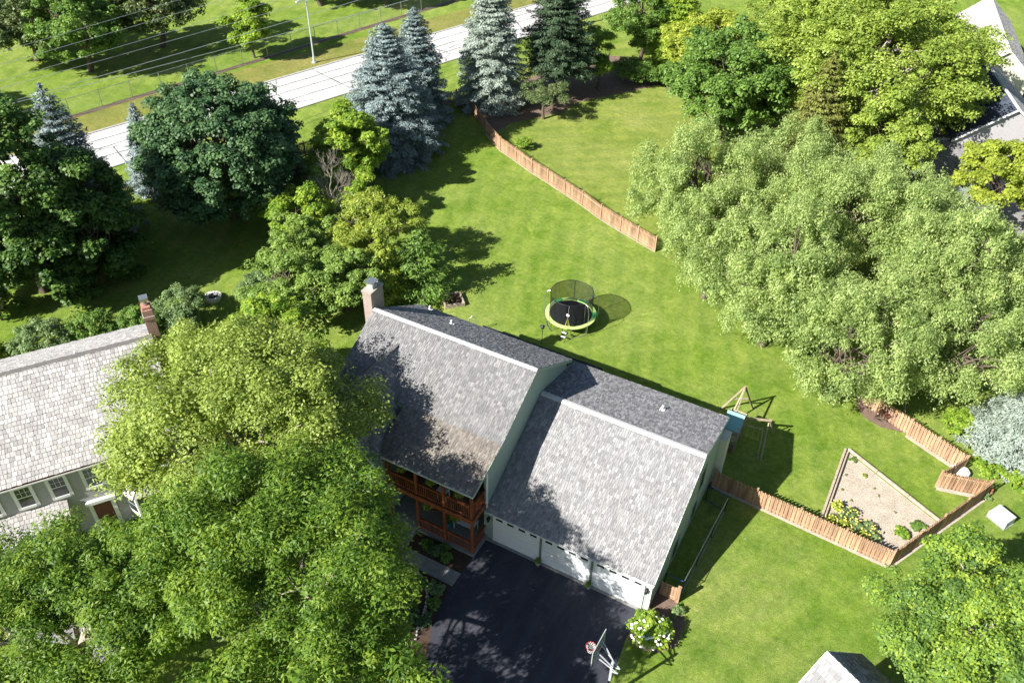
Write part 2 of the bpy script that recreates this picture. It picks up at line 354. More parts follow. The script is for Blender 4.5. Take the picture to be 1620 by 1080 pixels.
def broad_tree(name, label, cat, x, y, top, bottom, R, mat, seed, lobes=9, clumps=320, per=110, size=.22, wide=.6, cr=.62, group=None, mode='broad',
               bark='bark', rel=.62, trunk_r=None, loc_off=(0, 0), squash=(1, 1), fill=.25, lean=(0, 0), low=-.45, partname='crown', skirt=0, bd=2.4, bs=1.0):
    r = np.random.default_rng(seed); root = thing(name, label, cat, (x, y, 0), 0, group)
    cz = (top+bottom)/2; hz = (top-bottom)/2
    ld = unit(r, lobes); ld[:, 2] = np.abs(ld[:, 2])*.9-.15; ld /= np.linalg.norm(ld, axis=1)[:, None]; lw = r.uniform(.35, .6, lobes); la = r.uniform(.7, 1, lobes)
    d = unit(r, clumps*3); d = d[d[:, 2] > low][:clumps]; k = len(d)
    ang = np.arccos(np.clip(d@ld.T, -1, 1)); shp = rel+(1-rel)*np.max(np.exp(-(ang/lw)**2)*la, 1)
    depth = np.where(r.uniform(size=k) < fill, r.uniform(.45, .85, k), r.uniform(.88, 1.04, k))
    ax = np.array([R*squash[0], R*squash[1], hz])
    dd = d.copy()
    if skirt:
        neg = d[:, 2] < 0; hxy = np.linalg.norm(d[:, :2], axis=1)+1e-6; f = np.where(neg, hxy**(-skirt), 1.0); dd[:, 0] *= f; dd[:, 1] *= f
    nb = max(10, int(R*R*bd)); B = (dd*ax*(shp*depth)[:, None])[:nb]; br = max(.45, R*.19)*bs
    bi = r.integers(0, len(B), k); bsz = r.uniform(.65, 1.3, len(B)); o_ = unit(r, k)*(r.uniform(.15, 1, k)**.6*br*bsz[bi])[:, None]; o_[:, 2] *= .62 if mode != 'droop' else 1.15
    if mode == 'droop': o_[:, 2] -= br*.35
    C = B[bi]+o_; C[:, 2] = np.maximum(C[:, 2]+cz, .35)
    C[:, 0] += loc_off[0]+lean[0]*(C[:, 2]-bottom); C[:, 1] += loc_off[1]+lean[1]*(C[:, 2]-bottom)
    cs = cr*r.uniform(.6, 1.35, k); Rc = np.stack([cs, cs, cs*(.7 if mode != 'droop' else 1.5)], 1)
    quads(partname, *clump_leaves(r, C, Rc, per, size, wide, mode), M[mat], root)
    tr = trunk_r or max(.06, R*.045); mb = MB(); th = bottom+(top-bottom)*.3
    tp = np.array([loc_off[0]*.6, loc_off[1]*.6, th]); pts = limb(mb, r, (0, 0, -.05), tp, tr*1.25, tr*.8, 0, 9, 5)
    for i in range(lobes):
        e = ld[i]*ax*.62*(rel+(1-rel)*la[i])+np.array([loc_off[0], loc_off[1], cz]); s = pts[r.integers(3, 6)]
        q = limb(mb, r, s, e, tr*.55, tr*.12, -.05 if mode == 'broad' else -.1)
        for j in range(4):
            s2 = q[r.integers(2, 5)]; near = C[np.argsort(np.linalg.norm(C-np.array(e), axis=1))[r.integers(0, max(6, k//8))]]
            limb(mb, r, s2, near, tr*.22, .012, 0, 5, 3)
    mb.build('trunk', M[bark], root, smooth=True); return root
def conifer(name, label, cat, x, y, H, R, mat, seed, levels=22, group=None, base=.6, droop=.25, tuft=.16, per=10, bark='bark', spread=1.0, power=.85, wide=.32, irregular=.12):
    r = np.random.default_rng(seed); root = thing(name, label, cat, (x, y, 0), 0, group); mb = MB()
    mb.tube([(0, 0, -.05), (0, 0, H*.5), (0, 0, H*.97)], [max(.08, H*.018), H*.01, .015], 8)
    P_, N_, T_, L_, W_, TN = [], [], [], [], [], []
    for i in range(levels):
        t = i/(levels-1); z = base+(H-base-.25)*t; rad = R*(1-t)**power*(1-.25*max(0, .12-t)/.12)+.12; nb = max(5, int((10+rad*5)*spread*.8)); a0 = r.uniform(0, 6.28)
        for b in range(nb):
            a = a0+6.283*b/nb+r.normal()*.12; ln = rad*r.uniform(1-irregular*2.2, 1+irregular); dr = np.array([math.cos(a), math.sin(a), 0])
            zb = z+r.normal()*.1*H/levels; lift = (.55*t-.12)*ln
            n_t = max(3, int(ln/tuft/.85)); s = np.linspace(.25 if ln > 1 else .1, 1, n_t)
            ctr = dr[None]*ln*s[:, None]; ctr[:, 2] = zb+lift*s-droop*ln*s**2*(1-t)+.10*ln*np.maximum(0, s-.75)
            if b % 2 == 0 and ln > .5: limb(mb, r, (0, 0, zb), ctr[-1], .02+.01*ln, .008, .03, 4, 2)
            side = np.array([-dr[1], dr[0], 0]); m_ = per
            ci = np.repeat(np.arange(n_t), m_); k = len(ci); wdt = (.10+.26*np.sin(np.clip(s[ci], 0, 1)*PI*.85))*min(ln, 1.6)
            off = side[None]*(r.uniform(-1, 1, k)*wdt)[:, None]; off[:, 2] += r.normal(size=k)*tuft*.28-np.abs(off@side)*.15
            P_.append(ctr[ci]+off+r.normal(size=(k, 3))*tuft*.25)
            T_.append(dr[None]+side[None]*(np.sign(off@side)*.6)[:, None]+r.normal(size=(k, 3))*.35)
            N_.append(np.array([0, 0, 1.])[None]+dr[None]*.5+r.normal(size=(k, 3))*.45); q = tuft*r.uniform(1.1, 2.1, k); L_.append(q); W_.append(q*wide*r.uniform(.8, 1.3, k))
            TN.append(.5+r.normal()*.1+r.normal(size=k)*.15+(s[ci]-.6)*.25)
    quads('foliage', *[np.concatenate(q) for q in (P_, N_, T_, L_, W_, TN)], M[mat], root)
    mb.build('trunk', M[bark], root, smooth=True); return root
def bush(name, label, cat, x, y, R, H, mat, seed, clumps=60, per=70, size=.14, wide=.6, cr=.32, group=None, squash=(1, 1), stems=6):
    r = np.random.default_rng(seed); root = thing(name, label, cat, (x, y, 0), 0, group)
    d = unit(r, clumps*3); d = d[d[:, 2] > -.2][:clumps]; k = len(d); C = d*np.array([R*squash[0], R*squash[1], H*.55])*r.uniform(.62, 1, k)[:, None]; C[:, 2] += H*.45; C[:, 2] = np.maximum(C[:, 2], cr*.5)
    cs = cr*r.uniform(.6, 1.3, k); quads('foliage', *clump_leaves(r, C, np.stack([cs, cs, cs*.8], 1), per, size, wide), M[mat], root)
    mb = MB()
    for i in range(stems): limb(mb, r, (r.normal()*.08, r.normal()*.08, -.03), C[r.integers(0, k)], .03, .008, 0, 5, 3)
    mb.build('stem', M['bark'], root); return root

# ---------------------------------------------------------------- ground, road, drive, beds (the setting)
def sheet(name, poly, z, mat, kind='structure'):
    mb = MB(); mb.poly([(x, y, z) for x, y in poly]); return tag(mb.build(name, mat), kind=kind)
def frame(o, d):   # local frame helper -> function mapping (s, t) to world xy, t to the left
    l = math.hypot(*d); d = (d[0]/l, d[1]/l); return lambda s, t: (o[0]+d[0]*s-d[1]*t, o[1]+d[1]*s+d[0]*t)
sheet('ground', [(-900, -900), (900, -900), (900, 900), (-900, 900)], 0, M['lawn'])
RD = frame((-60.35, 18.67), (.345, .9386))
rdang = math.atan2(.9386, .345)
mb = MB(); mb.poly([(-90, 0, 0), (160, 0, 0), (160, 7.64, 0), (-90, 7.64, 0)])
ro = tag(mb.build('road', M['road']), kind='structure'); ro.location = (-60.35, 18.67, .008); ro.rotation_euler = (0, 0, rdang)
mb = MB(); mb.box(-90, 160, -.22, 0, -.02, .10); mb.box(-90, 160, 7.64, 7.86, -.02, .10)
ro = tag(mb.build('kerb', M['kerb'], bevel=.02), kind='structure'); ro.location = (-60.35, 18.67, 0); ro.rotation_euler = (0, 0, rdang)
sheet('verge', [RD(-90, 7.86), RD(160, 7.86), RD(160, 11.6), RD(30, 12.2), RD(-5, 13.2), RD(-90, 15.0)], .004, M['verge'])
sheet('side_lawn', [(-.1, .3), (1.4, 1.2), (.2, 9.7), (10.3, 8.95), (14.4, 16.85), (11.8, 16.3), (13, 18.2), (18, 24), (40, 30), (60, -40), (-.2, -40), (-.2, -2), (-.1, .3)][:-1], .004, M['lawn_side'])
sheet('far_lawn', [(-12.05, 31.33), (-15.6, 32.7), (-20, 34.6), (-26.5, 37.5), (-31.1, 39.8), (-34, 42.1), (-40.3, 46.8), (-40, 56), (-30, 75), (5, 75), (5, 30), (-5, 28)], .004, M['lawn_far'])
sheet('driveway', [(-9.75, -.02), (-.35, -.02), (-.45, -2.1), (-.2, -4.5), (0.05, -14), (-.3, -30), (-9.5, -30), (-8.3, -12), (-8.0, -8.9), (-9.2, -6.5), (-9.62, -4.8), (-9.7, -3.7), (-9.66, -2.7), (-9.75, -1.6)], .012, M['asphalt'])
mb = MB(); mb.box(-13.12, -9.66, -3.68, -2.79, -.02, .05); mb.box(-14.75, -13.15, -3.75, -2.6, -.02, .05); mb.box(-14.75, -13.2, -2.57, -1.62, -.02, .08)
tag(mb.build('path', M['path'], bevel=.01), kind='structure')
mb = MB(); mb.box(-9.75, -.2, -.22, .02, -.02, .035); tag(mb.build('garage_apron', M['path']), kind='structure')
sheet('mulch_bed', [(-15.3, -3.9), (-15.3, -1.6), (-9.75, -1.58), (-9.3, -3.7), (-9.2, -4.8), (-8.7, -6.4), (-7.6, -8.8), (-9.6, -8.6), (-10.2, -6.6), (-10.8, -4.9), (-11.8, -4.0)], .008, M['mulch'])
sheet('spruce_bed', [(-40.2, 46.4), (-36.9, 44.9), (-34.1, 42.4), (-33.2, 43.2), (-33.0, 45.4), (-31.5, 47.5), (-29.6, 50.5), (-29.5, 53), (-27, 56.5), (-23, 62.5), (-22, 60.3), (-20.3, 62), (-22, 70), (-33, 66), (-37, 55), (-38.6, 50)], .010, M['mulch_pale'])
sheet('spruce_bed', [(-41.8, 30.2), (-38.8, 30.6), (-36.6, 32), (-36.3, 35), (-37.5, 38), (-41, 40), (-44, 38), (-43.5, 32)], .008, M['mulch_pale'])
sheet('fence_line_soil', [(-72.2, 23.0), (-71.6, 22.9), (-58.2, 67), (-45, 110), (-45.8, 110), (-59, 67.2)], .009, M['mulch_pale'])
sheet('corner_mulch', [(-.1, -.1), (-.4, -2.0), (.3, -2.2), (1.2, -2.0), (1.9, -1.2), (1.9, .2), (1.1, 1.3), (-.1, 1.5)], .008, M['mulch_pale'])
sheet('willow_dirt', [(6.4, 20.5), (7.0, 20.0), (7.9, 19.7), (8.6, 19.8), (9.4, 19.9), (9.0, 21.4), (7.5, 22.6), (5.8, 22)], .008, M['mulch_pale'])
sheet('far_driveway', [(5.8, 53.4), (12.2, 61.7), (17, 58), (22, 44), (17, 40), (10.2, 47.5)], .012, M['path'])
sheet('garden_soil', [(6.5, 16.5), (6.45, 10.0), (6.5, 9.3), (10.15, 9.1), (12.3, 13.4)], .012, M['soil'])

# ---------------------------------------------------------------- building helpers
def shakes(o, u, v, lu, lv, mat, parent, name='shingles', expo=.21, w=(.08, .18), th=.036, seed=1, clip=None):
    rnd = random.Random(seed); o = Vector(o); u = Vector(u).normalized(); v = Vector(v).normalized(); n = u.cross(v).normalized(); mb = MB()
    s = -.04; row = 0
    while s < lv-.02:
        x = -rnd.random()*w[1]
        while x < lu:
            ww = rnd.uniform(*w); x0, x1 = max(x, 0), min(x+ww-.018, lu); x += ww
            if x1-x0 < .03: continue
            if clip and not clip((x0+x1)/2, s+expo/2): continue
            jb = rnd.uniform(-.018, .018); tb = th*rnd.uniform(.7, 1.35); s1 = min(s+expo+.05, lv); tilt = rnd.uniform(-.006, .006)
            a = o+u*x0+v*(s+jb); b = o+u*x1+v*(s+jb); c = o+u*x1+v*s1; d = o+u*x0+v*s1
            k = len(mb.v); mb.v += [tuple(a+n*.002), tuple(b+n*.002), tuple(b+n*(tb+tilt)), tuple(a+n*(tb-tilt)), tuple(c+n*.004), tuple(d+n*.004)]
            mb.f += [(k, k+1, k+2, k+3), (k+3, k+2, k+4, k+5), (k+1, k+4, k+2), (k, k+3, k+5)]
        s += expo; row += 1
    return mb.build(name, mat, parent)
def roof_plane(parent, name, y0, z0, y1, z1, x0, x1, mat, expo=.21, w=(.08, .18), seed=1, th=.14, front=True, clip=None):
    """one slope: eave (y0,z0) to ridge (y1,z1), along x; front slopes have y0<y1"""
    dy, dz = y1-y0, z1-z0; l = math.hypot(dy, dz); n = Vector((0, -dz, dy))/l
    if dy < 0: n = -n
    mb = MB(); t = n*th
    a = [(x0, y0, z0), (x1, y0, z0), (x1, y1, z1), (x0, y1, z1)]
    mb.hexa([(p[0], p[1]-t.y, p[2]-t.z) for p in a]+a) if dy > 0 else mb.hexa([(p[0], p[1]-t.y, p[2]-t.z) for p in (a[1], a[0], a[3], a[2])]+[a[1], a[0], a[3], a[2]])
    s = mb.build(name, M['slab'], parent)
    if dy > 0: shakes((x0, y0, z0), (1, 0, 0), (0, dy, dz), x1-x0, l, mat, s, 'shingles', expo, w, seed=seed, clip=clip)
    else: shakes((x1, y0, z0), (-1, 0, 0), (0, dy, dz), x1-x0, l, mat, s, 'shingles', expo, w, seed=seed, clip=clip)
    return s
def ridge_cap(parent, y, z, x0, x1, k0, k1, mat='ridge', seg=.3):
    mb = MB(); x = x0; rnd = random.Random(5)
    while x < x1:
        xe = min(x+seg, x1); h = .02+rnd.uniform(0, .012)
        for sgn, k in ((-1, k0), (1, k1)):
            a = .16; mb.hexa([(x, y, z+.02), (xe, y, z+.02), (xe, y+sgn*a, z+.02-k*a), (x, y+sgn*a, z+.02-k*a)]+[(x, y, z+.045+h), (xe, y, z+.03), (xe, y+sgn*a, z+.03-k*a+.015), (x, y+sgn*a, z+.045-k*a+h)]) if sgn < 0 else \
                mb.hexa([(x, y+a, z+.02-k*a), (xe, y+a, z+.02-k*a), (xe, y, z+.02), (x, y, z+.02)]+[(x, y+a, z+.045-k*a+h), (xe, y+a, z+.03-k*a+.015), (xe, y, z+.03), (x, y, z+.045+h)])
        x = xe
    return mb.build('ridge_cap', M[mat], parent)
def siding(mb, x0, x1, y, z0, z1, expo=.13, th=.016):       # lap boards on a wall facing -y
    z = z0
    while z < z1-.01:
        zt = min(z+expo, z1); mb.hexa([(x0, y-th, z), (x1, y-th, z), (x1, y, z), (x0, y, z), (x0, y-.003, zt), (x1, y-.003, zt), (x1, y, zt), (x0, y, zt)]); z += expo
def window_y(parent, x0, x1, y, z0, z1, grid=(3, 2), half=True, glassm='glass', tw=.1, label=None, proud=.05):    # window in a wall facing -y
    mb = MB(); mb.box(x0-tw, x0, y-proud, y, z0-tw, z1+tw).box(x1, x1+tw, y-proud, y, z0-tw, z1+tw).box(x0, x1, y-proud, y, z1, z1+tw).box(x0, x1, y-proud-.03, y, z0-tw, z0)
    zm = (z0+z1)/2; mb.box(x0, x1, y-.035, y-.008, zm-.025, zm+.025)
    f = mb.build('window', M['white'], parent)
    g = MB(); g.box(x0, x1, y-.012, y-.001, z0, z1); g.build('pane', M[glassm], f)
    m = MB()
    zb, zt = (zm, z1) if half else (z0, z1)
    for i in range(1, grid[0]): x = x0+(x1-x0)*i/grid[0]; m.box(x-.01, x+.01, y-.024, y-.012, zb, zt)
    for j in range(1, grid[1]): z = zb+(zt-zb)*j/grid[1]; m.box(x0, x1, y-.026, y-.012, z-.01, z+.01)
    m.build('muntin', M['white'], f)
    if label: f['label'] = label
    return f
def coach_light(x, y, z, label):
    t = thing('wall_lantern', label, 'wall light', (x, y, z), 0, 'black lanterns on the garage front')
    MB().box(-.06, .06, -.02, 0, -.12, .14).build('backplate', M['black'], t)
    m = MB(); m.lathe([(.03, -.18), (.075, -.15), (.09, .10), (.11, .11), (.02, .2)], (0, -.14, 0), 6); m.tube([(0, 0, .12), (0, -.08, .22), (0, -.14, .19)], .012); m.build('lantern', M['black'], t)
    g = MB(); g.lathe([(.071, -.13), (.083, .09)], (0, -.14, 0), 6, True); g.build('glass', M['curtain'], t); return t

# ---------------------------------------------------------------- the main house
H = thing('house', 'grey shake roofed house with sage walls, two storey redwood porch and three car garage', 'house')
# garage wing walls
mb = MB(); mb.prism_x([(0, 0), (10.3, 0), (10.3, 4.8), (6.04, 5.86), (0, 2.42)], -9.8, -.12); gw = mb.build('garage_wall', M['sage'], H)
mb = MB(); siding(mb, -9.8, -.12, 0, 0.05, 2.3); mb.build('siding', M['sage'], gw)
for x in (-3.43, -6.41): MB().box(x, x+.14, -.045, -.017, 0, 2.3).build('pillar', M['sage_dark'], gw)
# gable lap boards (wall facing +x)
mb = MB(); z = .1
while z < 5.7:
    yb = 0 if z < 2.35 else (z-2.35)/.577; ye = 10.3 if z < 4.7 else 10.3-(z-4.7)/.245
    if ye-yb > .3: mb.hexa([(-.12, yb, z), (-.10, yb, z), (-.10, ye, z), (-.12, ye, z), (-.12, yb, z+.14), (-.117, yb, z+.14), (-.117, ye, z+.14), (-.12, ye, z+.14)])
    z += .14
mb.build('siding', M['sage'], gw)
mb = MB(); mb.box(-.13, -.085, -.03, .12, 0, 2.35).box(-.25, -.085, -.035, -.0, 0, 2.30); mb.build('corner_board', M['white'], gw)
for y0, y1, z0, z1 in ((6.55, 7.45, 2.5, 3.9), (6.1, 6.95, .4, 1.7), (3.15, 4.05, .35, 1.65)):
    f = MB(); f.box(-.10, -.07, y0-.08, y0, z0-.08, z1+.08).box(-.10, -.07, y1, y1+.08, z0-.08, z1+.08).box(-.10, -.07, y0, y1, z1, z1+.08).box(-.10, -.06, y0, y1, z0-.08, z0)
    fo = f.build('window', M['sage'], H); MB().box(-.10, -.085, y0, y1, z0, z1).build('pane', M['glass'], fo)
mb = MB(); mb.box(-.12, .28, 10.0, 10.9, 0, 3.6); mb.build('chimney_chase', M['cream'], H)
gr = roof_plane(H, 'garage_front_roof', -.15, 2.48, 6.04, 6.05, -9.62, 0.0, M['shake'], seed=11)
gb = roof_plane(H, 'garage_back_roof', 10.43, 4.985, 6.04, 6.05, -9.62, 0.0, M['shake_shaded'], seed=12, expo=.18)
ridge_cap(H, 6.04, 6.05, -9.6, 0.0, .575, .243)
mb = MB(); mb.bar((-.0, -.17, 2.40), (-.0, 6.04, 5.97), .035, .15); mb.bar((-.0, 6.04, 5.97), (-.0, 10.45, 4.91), .035, .15); mb.build('bargeboard', M['white'], H)
def gutter(parent, x0, x1, y, z, mat='alu', name='gutter'):
    mb = MB(); mb.box(x0, x1, y-.10, y-.095, z-.07, z); mb.box(x0, x1, y-.095, y, z-.075, z-.07); mb.box(x0, x1, y-.005, y, z-.07, z); mb.box(x0, x0+.005, y-.095, y-.005, z-.07, z); mb.box(x1-.005, x1, y-.095, y-.005, z-.07, z)
    return mb.build(name, M[mat], parent)
gutter(H, -9.62, 0, -.15, 2.45, 'white')
# garage doors
for i, (x0, x1) in enumerate(((-9.2, -6.46), (-6.22, -3.48), (-3.24, -.50))):
    mb = MB()
    for j in range(4): z0 = .04+j*.57; mb.box(x0, x1, -.055, -.018, z0, z0+.555)
    for j in range(16):
        if j % 4: z0 = .04+j*.14; mb.box(x0+.02, x1-.02, -.062, -.055, z0+.006, z0+.134)
    d = mb.build('garage_door', M['door'], H, bevel=.004)
    for k in range(4):
        xc = x0+(x1-x0)*(k+.5)/4; MB().box(xc-.20, xc+.20, -.066, -.058, 1.90, 2.07).build('window', M['glass'], d)
    mb = MB(); mb.box(x0-.045, x0-.005, -.075, -.018, 0, 2.36).box(x1+.005, x1+.045, -.075, -.018, 0, 2.36).box(x0-.005, x1+.005, -.075, -.018, 2.32, 2.36); mb.build('door_frame', M['white'], H)
# main block
mb = MB(); mb.prism_x([(1.2, 0), (9.35, 0), (9.35, 5.82), (5.14, 8.40), (1.2, 6.14)], -20.0, -9.66); mw = mb.build('wall', M['sage'], H)
mb = MB(); mb.prism_x([(0.0, 0), (1.2, 0), (1.2, 6.1), (0.0, 5.7)], -9.84, -9.66); mb.build('porch_side_wall', M['sage'], H)
mk = (8.55-6.34)/(5.14-1.28)
roof_plane(H, 'upper_front_roof', 1.28, 6.345, 5.14, 8.55, -20.1, -9.48, M['shake_main'], seed=21)
roof_plane(H, 'porch_roof', -1.67, 5.30, 1.28, 6.34, -15.5, -9.48, M['shake_brown'], seed=22)
roof_plane(H, 'back_roof', 9.74, 5.71, 5.14, 8.55, -20.1, -9.48, M['shake_shaded'], seed=23)
ridge_cap(H, 5.14, 8.55, -20.1, -9.48, .57, .617)
mb = MB(); mb.bar((-9.48, -1.7, 5.21), (-9.48, 1.28, 6.25), .035, .17); mb.bar((-9.48, 1.28, 6.25), (-9.48, 5.14, 8.46), .035, .17); mb.bar((-9.48, 5.14, 8.46), (-9.48, 9.76, 5.62), .035, .17); mb.build('bargeboard', M['sage'], H)
gutter(H, -15.1, -9.48, -1.67, 5.26, 'white')
mb = MB(); z = 3
while z < 8.1:
    yb = 0 if z < 5.5 else (1.2 if z < 6.2 else 1.2+(z-6.1)/.572); ye = 9.3 if z < 5.75 else 9.3-(z-5.7)/.617
    yb = yb if z >= 5.5 else 0.0
    if ye-yb > .3: mb.hexa([(-9.66, yb, z), (-9.64, yb, z), (-9.64, ye, z), (-9.66, ye, z), (-9.66, yb, z+.14), (-9.657, yb, z+.14), (-9.657, ye, z+.14), (-9.66, ye, z+.14)])
    z += .14
mb.build('siding', M['sage'], mw)
# front cross gable wing
mb = MB(); mb.box(-20.0, -15.25, -1.85, 1.2, 0, 5.0); v0 = len(mb.v)
mb.v += [(-20, -1.85, 5), (-15.25, -1.85, 5), (-17.6, -1.85, 7.6), (-20, 4, 5), (-15.25, 4, 5), (-17.6, 4, 7.6)]; mb.f += [(v0, v0+1, v0+2), (v0+3, v0+5, v0+4), (v0, v0+2, v0+5, v0+3), (v0+1, v0+4, v0+5, v0+2)]
wgw = mb.build('wing_wall', M['sage'], H); mb = MB(); siding(mb, -20, -15.25, -1.85, .1, 5.0); mb.build('siding', M['sage'], wgw)
sl = (7.87-5.02)/2.6
for sgn, nm in ((1, 'wing_right_roof'), (-1, 'wing_left_roof')):
    xe = -17.6+sgn*2.6; y0, y1 = -2.3, 3.95
    mb = MB(); a = [(-17.6, y0, 7.87), (xe, y0, 5.02), (xe, 1.9, 5.02), (-17.6, y1, 7.87)]
    b = [(p[0], p[1], p[2]-.18) for p in a]
    mb.hexa(b+a) if sgn > 0 else mb.hexa(b[::-1]+a[::-1]); s = mb.build(nm, M['slab'], H); l = math.hypot(2.6, 2.85)
    cl = lambda X, S, l=l: (X < (y1-y0)-(1-S/l)*(y1-1.9)-.05)
    if sgn > 0: shakes((xe, y0, 5.02), (0, 1, 0), (-2.6, 0, 2.85), y1-y0, l, M['shake_shaded'], s, seed=31, clip=cl, expo=.28)  # sunless side of the wing, shade painted in by darker shingles
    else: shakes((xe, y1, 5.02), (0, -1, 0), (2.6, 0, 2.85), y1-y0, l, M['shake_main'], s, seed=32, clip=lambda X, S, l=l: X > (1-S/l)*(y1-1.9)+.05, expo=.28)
mb = MB(); mb.bar((-17.6, -2.32, 7.85), (-17.6, 3.9, 7.85), .16, .04); mb.build('wing_ridge', M['slab'], H)
for xe in (-15.0, -20.2): MB().bar((-17.6, -2.31, 7.78), (xe, -2.31, 4.93), .04, .18, (0, 1, 0)).build('bargeboard', M['white'], H)
mb = MB(); mb.box(-15.36, -15.22, -1.90, -1.84, 0, 4.9).box(-15.26, -15.20, -1.90, -1.75, 0, 4.9); mb.build('corner_board', M['white'], H)
mb = MB(); mb.tube([(-15.12, -1.95, 4.8), (-15.14, -1.96, 2.5), (-15.14, -1.96, .25), (-15.1, -2.2, .12), (-14.95, -2.9, .06)], .045, 6); mb.build('downspout', M['white'], H)
for x0 in (-19.2, -17.2): window_y(H, x0, x0+.9, -1.87, 3.2, 4.5); window_y(H, x0, x0+.9, -1.87, .9, 2.2)
window_y(H, -16.45, -15.75, -1.87, .9, 2.2, half=False)
# porch
pm = MB(); pm.box(-15.15, -9.6, -1.57, 1.2, -.02, .14); pm.build('porch_slab', M['path'], H, bevel=.01)
pf = MB(); y = -1.42
while y < 1.15: pf.box(-15.0, -9.7, y, y+.125, 2.98, 3.01); y += .14
for x in (-14.0, -12.6, -11.2, -10.2): pf.box(x-.02, x+.02, -1.4, 1.18, 2.84, 2.98)
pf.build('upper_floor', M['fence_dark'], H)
b = MB(); b.box(-15.08, -9.62, -1.54, -1.47, 2.72, 3.04).box(-9.68, -9.62, -1.47, -.02, 2.72, 3.04).box(-15.05, -9.65, -1.44, -1.32, 4.82, 5.02); b.build('beam', M['redwood'], H)
for x in (-14.98, -13.2, -11.48, -9.77):
    p = MB(); p.box(x-.07, x+.07, -1.45, -1.31, .14, 2.72); p.box(x-.07, x+.07, -1.46, -1.32, 2.76, 4.82); p.build('porch_post', M['redwood'], H)
def rail(a, b, z0, z1):
    r_ = MB(); a = Vector(a); b = Vector(b); l = (b-a).length; d = (b-a)/l
    r_.bar((a.x, a.y, z1), (b.x, b.y, z1), .11, .045); r_.bar((a.x, a.y, z1-.09), (b.x, b.y, z1-.09), .04, .07); r_.bar((a.x, a.y, z0+.1), (b.x, b.y, z0+.1), .04, .07)
    n = int(l/.125)
    for i in range(1, n): p = a+d*l*i/n; r_.bar((p.x, p.y, z0+.1), (p.x, p.y, z1-.03), .035, .035)
    r_.build('railing', M['redwood'], H)
px = (-14.98, -13.2, -11.48, -9.77)
for i in range(3): rail((px[i]+.07, -1.39), (px[i+1]-.07, -1.39), 3.02, 3.95)
for i in (1, 2): rail((px[i]+.07, -1.38), (px[i+1]-.07, -1.38), .15, .98)
rail((-9.77, -1.31), (-9.77, -.02), 3.02, 3.95); rail((-9.77, -1.31), (-9.77, -.02), .15, .98)
window_y(H, -11.6, -10.4, 1.19, 3.4, 5.0, half=False); window_y(H, -14.4, -13.5, 1.19, 3.05, 5.0, half=False); window_y(H, -11.8, -10.3, 1.19, .9, 2.1, half=False)
mb = MB(); mb.box(-14.3, -13.4, 1.13, 1.2, .14, 2.2); d = mb.build('front_door', M['redwood'], H); MB().box(-13.52, -13.48, 1.08, 1.13, 1.1, 1.16).build('handle', M['alu'], d)
# end window of the porch over the garage roof
mb = MB(); mb.box(-9.66, -9.60, -.12, .02, 2.6, 5.5).box(-9.66, -9.60, -.9, -.12, 5.28, 5.36); mb.build('end_trim', M['white'], H)
# chimney
mb = MB(); mb.box(-20.72, -20.12, 5.0, 6.15, 0, 9.55).box(-20.76, -20.08, 4.96, 6.19, 9.55, 9.68); ch = mb.build('chimney', M['brick_pale'], H)
mb = MB(); mb.box(-20.62, -20.22, 5.35, 5.8, 9.68, 9.9); mb.v += []; mb.build('flue', M['stone'], ch)
mb = MB(); mb.box(-20.70, -20.14, 5.28, 5.87, 10.08, 10.12).box(-20.6, -20.57, 5.38, 5.41, 9.9, 10.08).box(-20.27, -20.24, 5.74, 5.77, 9.9, 10.08).box(-20.6, -20.57, 5.74, 5.77, 9.9, 10.08).box(-20.27, -20.24, 5.38, 5.41, 9.9, 10.08); mb.build('cap', M['galv'], ch)
for x, y, z in ((-16.57, 7.8, 6.9), (-3.4, 8.75, 5.4), (-19.1, 9.3, 5.98)):
    mb = MB(); mb.tube([(0+x, y, z-.1), (x, y, z+.32)], .06, 8); mb.box(x-.14, x+.14, y-.14, y+.14, z-.02, z+.05); mb.build('vent_pipe', M['white'], H)
# back deck seen past the eaves
t = thing('deck', 'low timber deck with dark rail running along the back of the shake roofed house', 'deck')
mb = MB(); y = 10.5
while y < 14.6: mb.box(-20, -9.3, y, y+.13, .38, .42); y += .15
mb.build('floor', M['timber'], t)
mb = MB(); mb.bar((-18.4, 14.6, 1.25), (-9.3, 14.6, 1.25), .14, .06)
for i in range(70): x = -18.4+i*9.1/69; mb.bar((x, 14.6, .42), (x, 14.6, 1.22), .045, .045)
mb.build('railing', M['dark'], t)
for x in (-19.9, -17, -14, -11, -9.5): MB().box(x-.06, x+.06, 14.5, 14.62, 0, .38).build('post', M['timber'], t)
mb = MB(); mb.tube([(-19.6, 14.75, .42), (-19.6, 14.75, 1.3), (-19.45, 14.9, 1.5), (-19.25, 15.05, 1.3), (-19.25, 15.05, .1)], .03, 6); mb.build('handrail', M['galv'], t)

